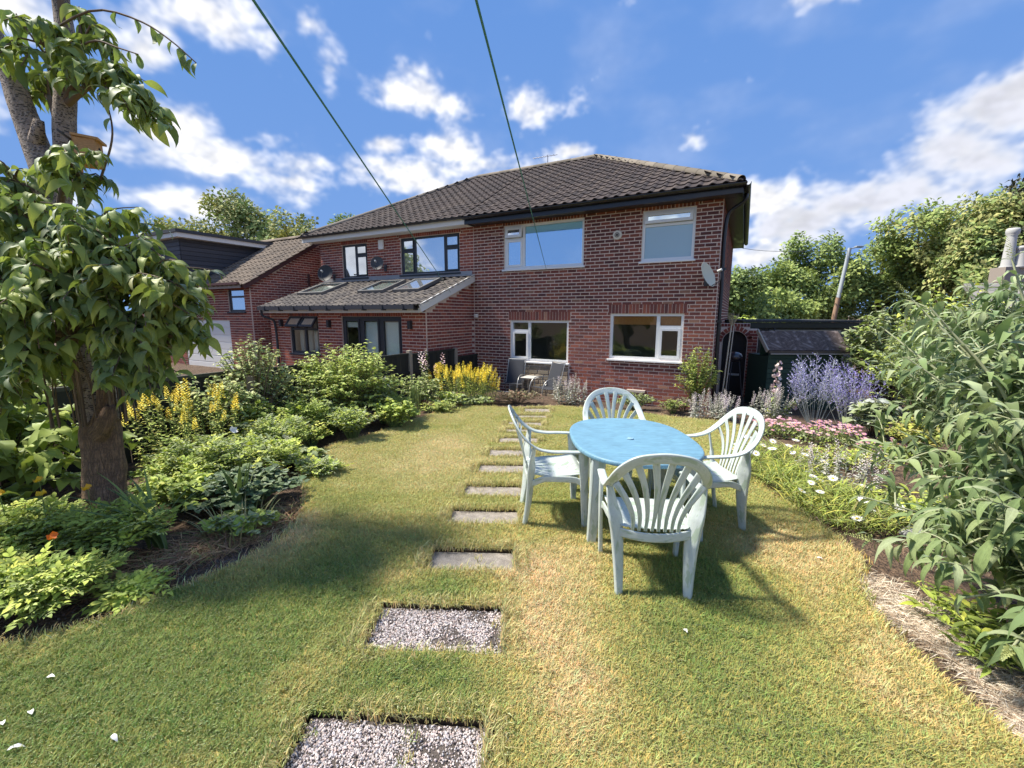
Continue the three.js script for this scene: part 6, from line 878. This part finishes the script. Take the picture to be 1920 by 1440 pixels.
tree('rounded tree between the left gable roof and the brick pair', -12.2, -25.1, 7.6, [[0, 5.9, 0, 1.4, 1.7, 1.4], [1.4, 5.4, .2, 1.2, 1.2, 1.2], [-1.4, 4.9, 0, 1.3, 1.4, 1.3]], leafTone.olive.concat(leafTone.deep), 512, { group: 'trees behind the left roofs' });
tree('pale tree at the far left behind the cherry leaves', -21.5, -29, 8.5, [[0, 6.4, 0, 2.2, 1.8, 2], [2.4, 5.8, 0, 2, 1.5, 2]], leafTone.olive, 513, { group: 'trees behind the left roofs' });
tree('distant treetop just showing over the left slope of the roof', -11.8, -31.5, 9, [[0, 7.9, 0, 1.0, .9, .8], [.1, 6.6, 0, 1.4, 1.2, 1]], leafTone.deep, 514, { group: 'trees behind the left roofs' });
tree('spreading tree out past the left fence', -15.5, -9.5, 6, [[0, 4.2, 0, 2, 1.6, 1.8], [1.4, 3.2, .5, 1.8, 1.5, 1.6], [-1.6, 3, 0, 1.8, 1.5, 1.6], [0, 1.6, .6, 2.6, 1.2, 1.8]], leafTone.olive.concat(leafTone.fresh), 515, { group: 'trees past the left fence' });
tree('rounded tree out past the left fence, nearer the camera', -14.5, -4.2, 5.4, [[0, 3.8, 0, 2, 1.5, 1.8], [1.2, 2.6, .5, 1.7, 1.4, 1.6], [-1.4, 2.6, 0, 1.7, 1.4, 1.6], [0, 1.4, .5, 2.4, 1.1, 1.6]], leafTone.deep.concat(leafTone.fresh), 516, { group: 'trees past the left fence' });
tree('dark tree right beside the near house corner', 12.5, -24.6, 5.2, [[0, 3.3, 0, 1.4, 1.5, 1.4], [-.8, 2.0, 0, 1.4, 1.2, 1.2], [1.2, 2.4, 0, 1.2, 1.3, 1.2], [.2, 1.2, .3, 1.6, 1, 1]], leafTone.deep, 521, { group: 'trees behind the store' });
tree('green tree second from the house corner beyond the garage', 15.6, -26.6, 5.6, [[0, 3.6, 0, 1.7, 1.4, 1.4], [1.7, 3.0, 0, 1.6, 1.7, 1.4], [-1.4, 2.5, .2, 1.5, 1.3, 1.2], [.5, 1.5, .4, 2.4, 1.2, 1.2]], leafTone.deep.concat(leafTone.fresh), 522, { group: 'trees behind the store' });
tree('tallest dark tree left of the utility pole', 18.9, -28, 7.4, [[0, 5.2, 0, 1.7, 1.7, 1.5], [-1.5, 3.9, .2, 1.5, 1.5, 1.4], [1.0, 3.6, .3, 1.7, 1.8, 1.5], [0, 2, .5, 2.4, 1.5, 1.2]], leafTone.deep.concat(leafTone.fresh), 523, { group: 'trees behind the store' });
tree('broad green tree right of the utility pole', 22.6, -27.2, 7.6, [[0, 4.9, 0, 2.2, 1.8, 1.8], [-2.0, 4.2, .3, 1.5, 1.4, 1.4], [1.8, 4.2, .4, 1.8, 2, 1.6], [0, 2.3, .6, 3, 1.7, 1.4]], leafTone.deep.concat(leafTone.fresh), 524, { group: 'trees behind the store' });
tree('tall sunlit tree rising to the right of the pole', 24.4, -25.2, 9, [[-1.6, 6.1, 0, 2.2, 1.7, 2], [1.2, 6.3, 0, 2.3, 1.9, 2], [0, 4.4, .5, 3, 2.0, 1.8], [2.6, 4, .4, 2, 2, 1.8]], leafTone.olive.concat(leafTone.fresh), 525, { group: 'trees behind the store' });
tree('tree with dense crown left of the chimney pots', 24.6, -22.2, 8.6, [[-.8, 6.6, 0, 1.9, 1.6, 1.8], [1.4, 7.0, 0, 2.0, 1.7, 1.8], [.4, 4.8, .4, 2.8, 1.9, 1.8], [-1.6, 4.4, .5, 1.6, 1.7, 1.4]], leafTone.olive.concat(leafTone.deep), 526, { group: 'trees behind the store' });
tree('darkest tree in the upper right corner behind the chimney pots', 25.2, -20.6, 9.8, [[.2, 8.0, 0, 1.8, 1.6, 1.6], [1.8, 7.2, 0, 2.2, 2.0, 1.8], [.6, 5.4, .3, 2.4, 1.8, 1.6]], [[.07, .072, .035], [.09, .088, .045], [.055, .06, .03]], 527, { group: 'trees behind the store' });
shrub({ name: 'hedge_shrub', label: 'tall green hedge bush between the lilac and the far roof', x: 10.4, z: -10.2, h: 3.5, rx: 1.7, rz: 1.0, n: 150, per: 20, geos: [big, oval], tones: G.mid.concat(G.bright), seed: 531, r0: .012, low: .2, y: -.4 });
shrub({ name: 'hedge_shrub', label: 'dark hedge bush behind the arch and garage', x: 9.6, z: -17.5, h: 2.5, rx: 2.2, rz: .8, n: 130, per: 20, geos: [big], tones: G.bright.concat(G.mid), seed: 532, r0: .012, low: .3, y: -.4 });
{
  const p = thing('utility_pole', 'leaning wooden utility pole with pale upper length behind the garage', 'pole', [18.42, PATIO, -25.2]);
  mesh('lower_pole', limb([V(0, 0, 0), V(.3, 3.1, 0)], [.13, .12], 12, 2), std([.34, .22, .15], .9), p); mesh('upper_pole', limb([V(.3, 3.1, 0), V(.62, 5.85, 0)], [.11, .09], 12, 2), std([.40, .44, .46], .6), p); mesh('lamp_arm', merge([limb([V(.62, 5.8, 0), V(1.0, 5.9, .1)], [.03, .03], 8, 2), rbox(.4, .1, .2, .03, 1.05, 5.9, .1)]), std([.30, .33, .35], .6), p);
  const w = mesh('overhead_wire', limb([V(9.5, 6.0, -24), V(13.5, 5.32, -25), V(19.05, 5.3, -25.2)], [.012, .012], 5, 14), std([.08, .08, .09], .7)); w.userData = { label: 'thin overhead wire running from the pole behind the house', category: 'wire' };
}
{
  const h = thing('bungalow_roof', 'slate roof slope with chimney half hidden behind the right shrubs', 'house', [19.3, PATIO - .35, -15.4], -.5);
  mesh('wall', box(7, 2.4, 4, 1.2, 1.2, -1.2), std([.22, .2, .18], .9), h);
  const rs = [[.20, .19, .18], [.16, .155, .15], [.24, .225, .21]].map(c => std(c, .8)), rf = mesh('roof', box(7.6, .05, 3.2, 0, 0, 0), rs[1], h); rf.position.set(1.6, 2.95, .1); rf.rotation.x = .42;
  for (let j = 0; j < 9; j++) mesh(`slate_course_${String(j).padStart(3, '0')}`, box(7.6, .022, .38, 0, .04 + .004 * (j % 2), -1.4 + j * .35).rotateX(.05), rs[j % 3], rf);
  const c = thing('chimney', 'pair of tall pale chimney pots rising at the far right', 'chimney', [17.15, 3.2, -15.35], 0); mesh('stack', box(.7, .5, .5, 0, -.1, 0), std([.3, .26, .22], .9), c);
  const pot = hh => new THREE.LatheGeometry([[.001, 0], [.19, 0], [.2, .08], [.165, .12], [.125, hh * .82], [.17, hh * .86], [.18, hh * .95], [.15, hh], [.1, hh], [.1, .2]].map(q => new THREE.Vector2(...q)), 22), pm = std([.50, .50, .48], .85); const a = mesh('pot', pot(1.35), pm, c); a.position.set(-.05, .1, 0); const b = mesh('pot', pot(.75), pm, c); b.position.set(.24, .1, .12);
}
{ // green washing lines from the garden to the house
  const gm = std([.035, .17, .15], .5); const line = (label, a, b, sag) => { const m = a.clone().lerp(b, .5); m.y -= sag; const o = mesh(numbered('washing_line'), limb([a, m, b], [.0052, .0052], 6, 24), gm); o.userData = { label, category: 'washing line', group: 'green washing lines overhead' }; };
  const ray = (x, y, z, k) => V(x * k, 1.75 + y * k, z * k), e1 = atHouse(6.13, 2.30, 1.05), e2 = atHouse(3.93, 2.86, .02);
  const far = (e, q) => q.clone().add(q.clone().sub(e).multiplyScalar(.5));
  line('left green washing line rising over the lean-to', far(e1, ray(-.600, .7199, -1.129, 1.55)), e1, 0); line('right green washing line ending under the upper left white window', far(e2, ray(-.0829, .7199, -1.129, 1.55)), e2, 0);
}
renderer.render(scene, camera);
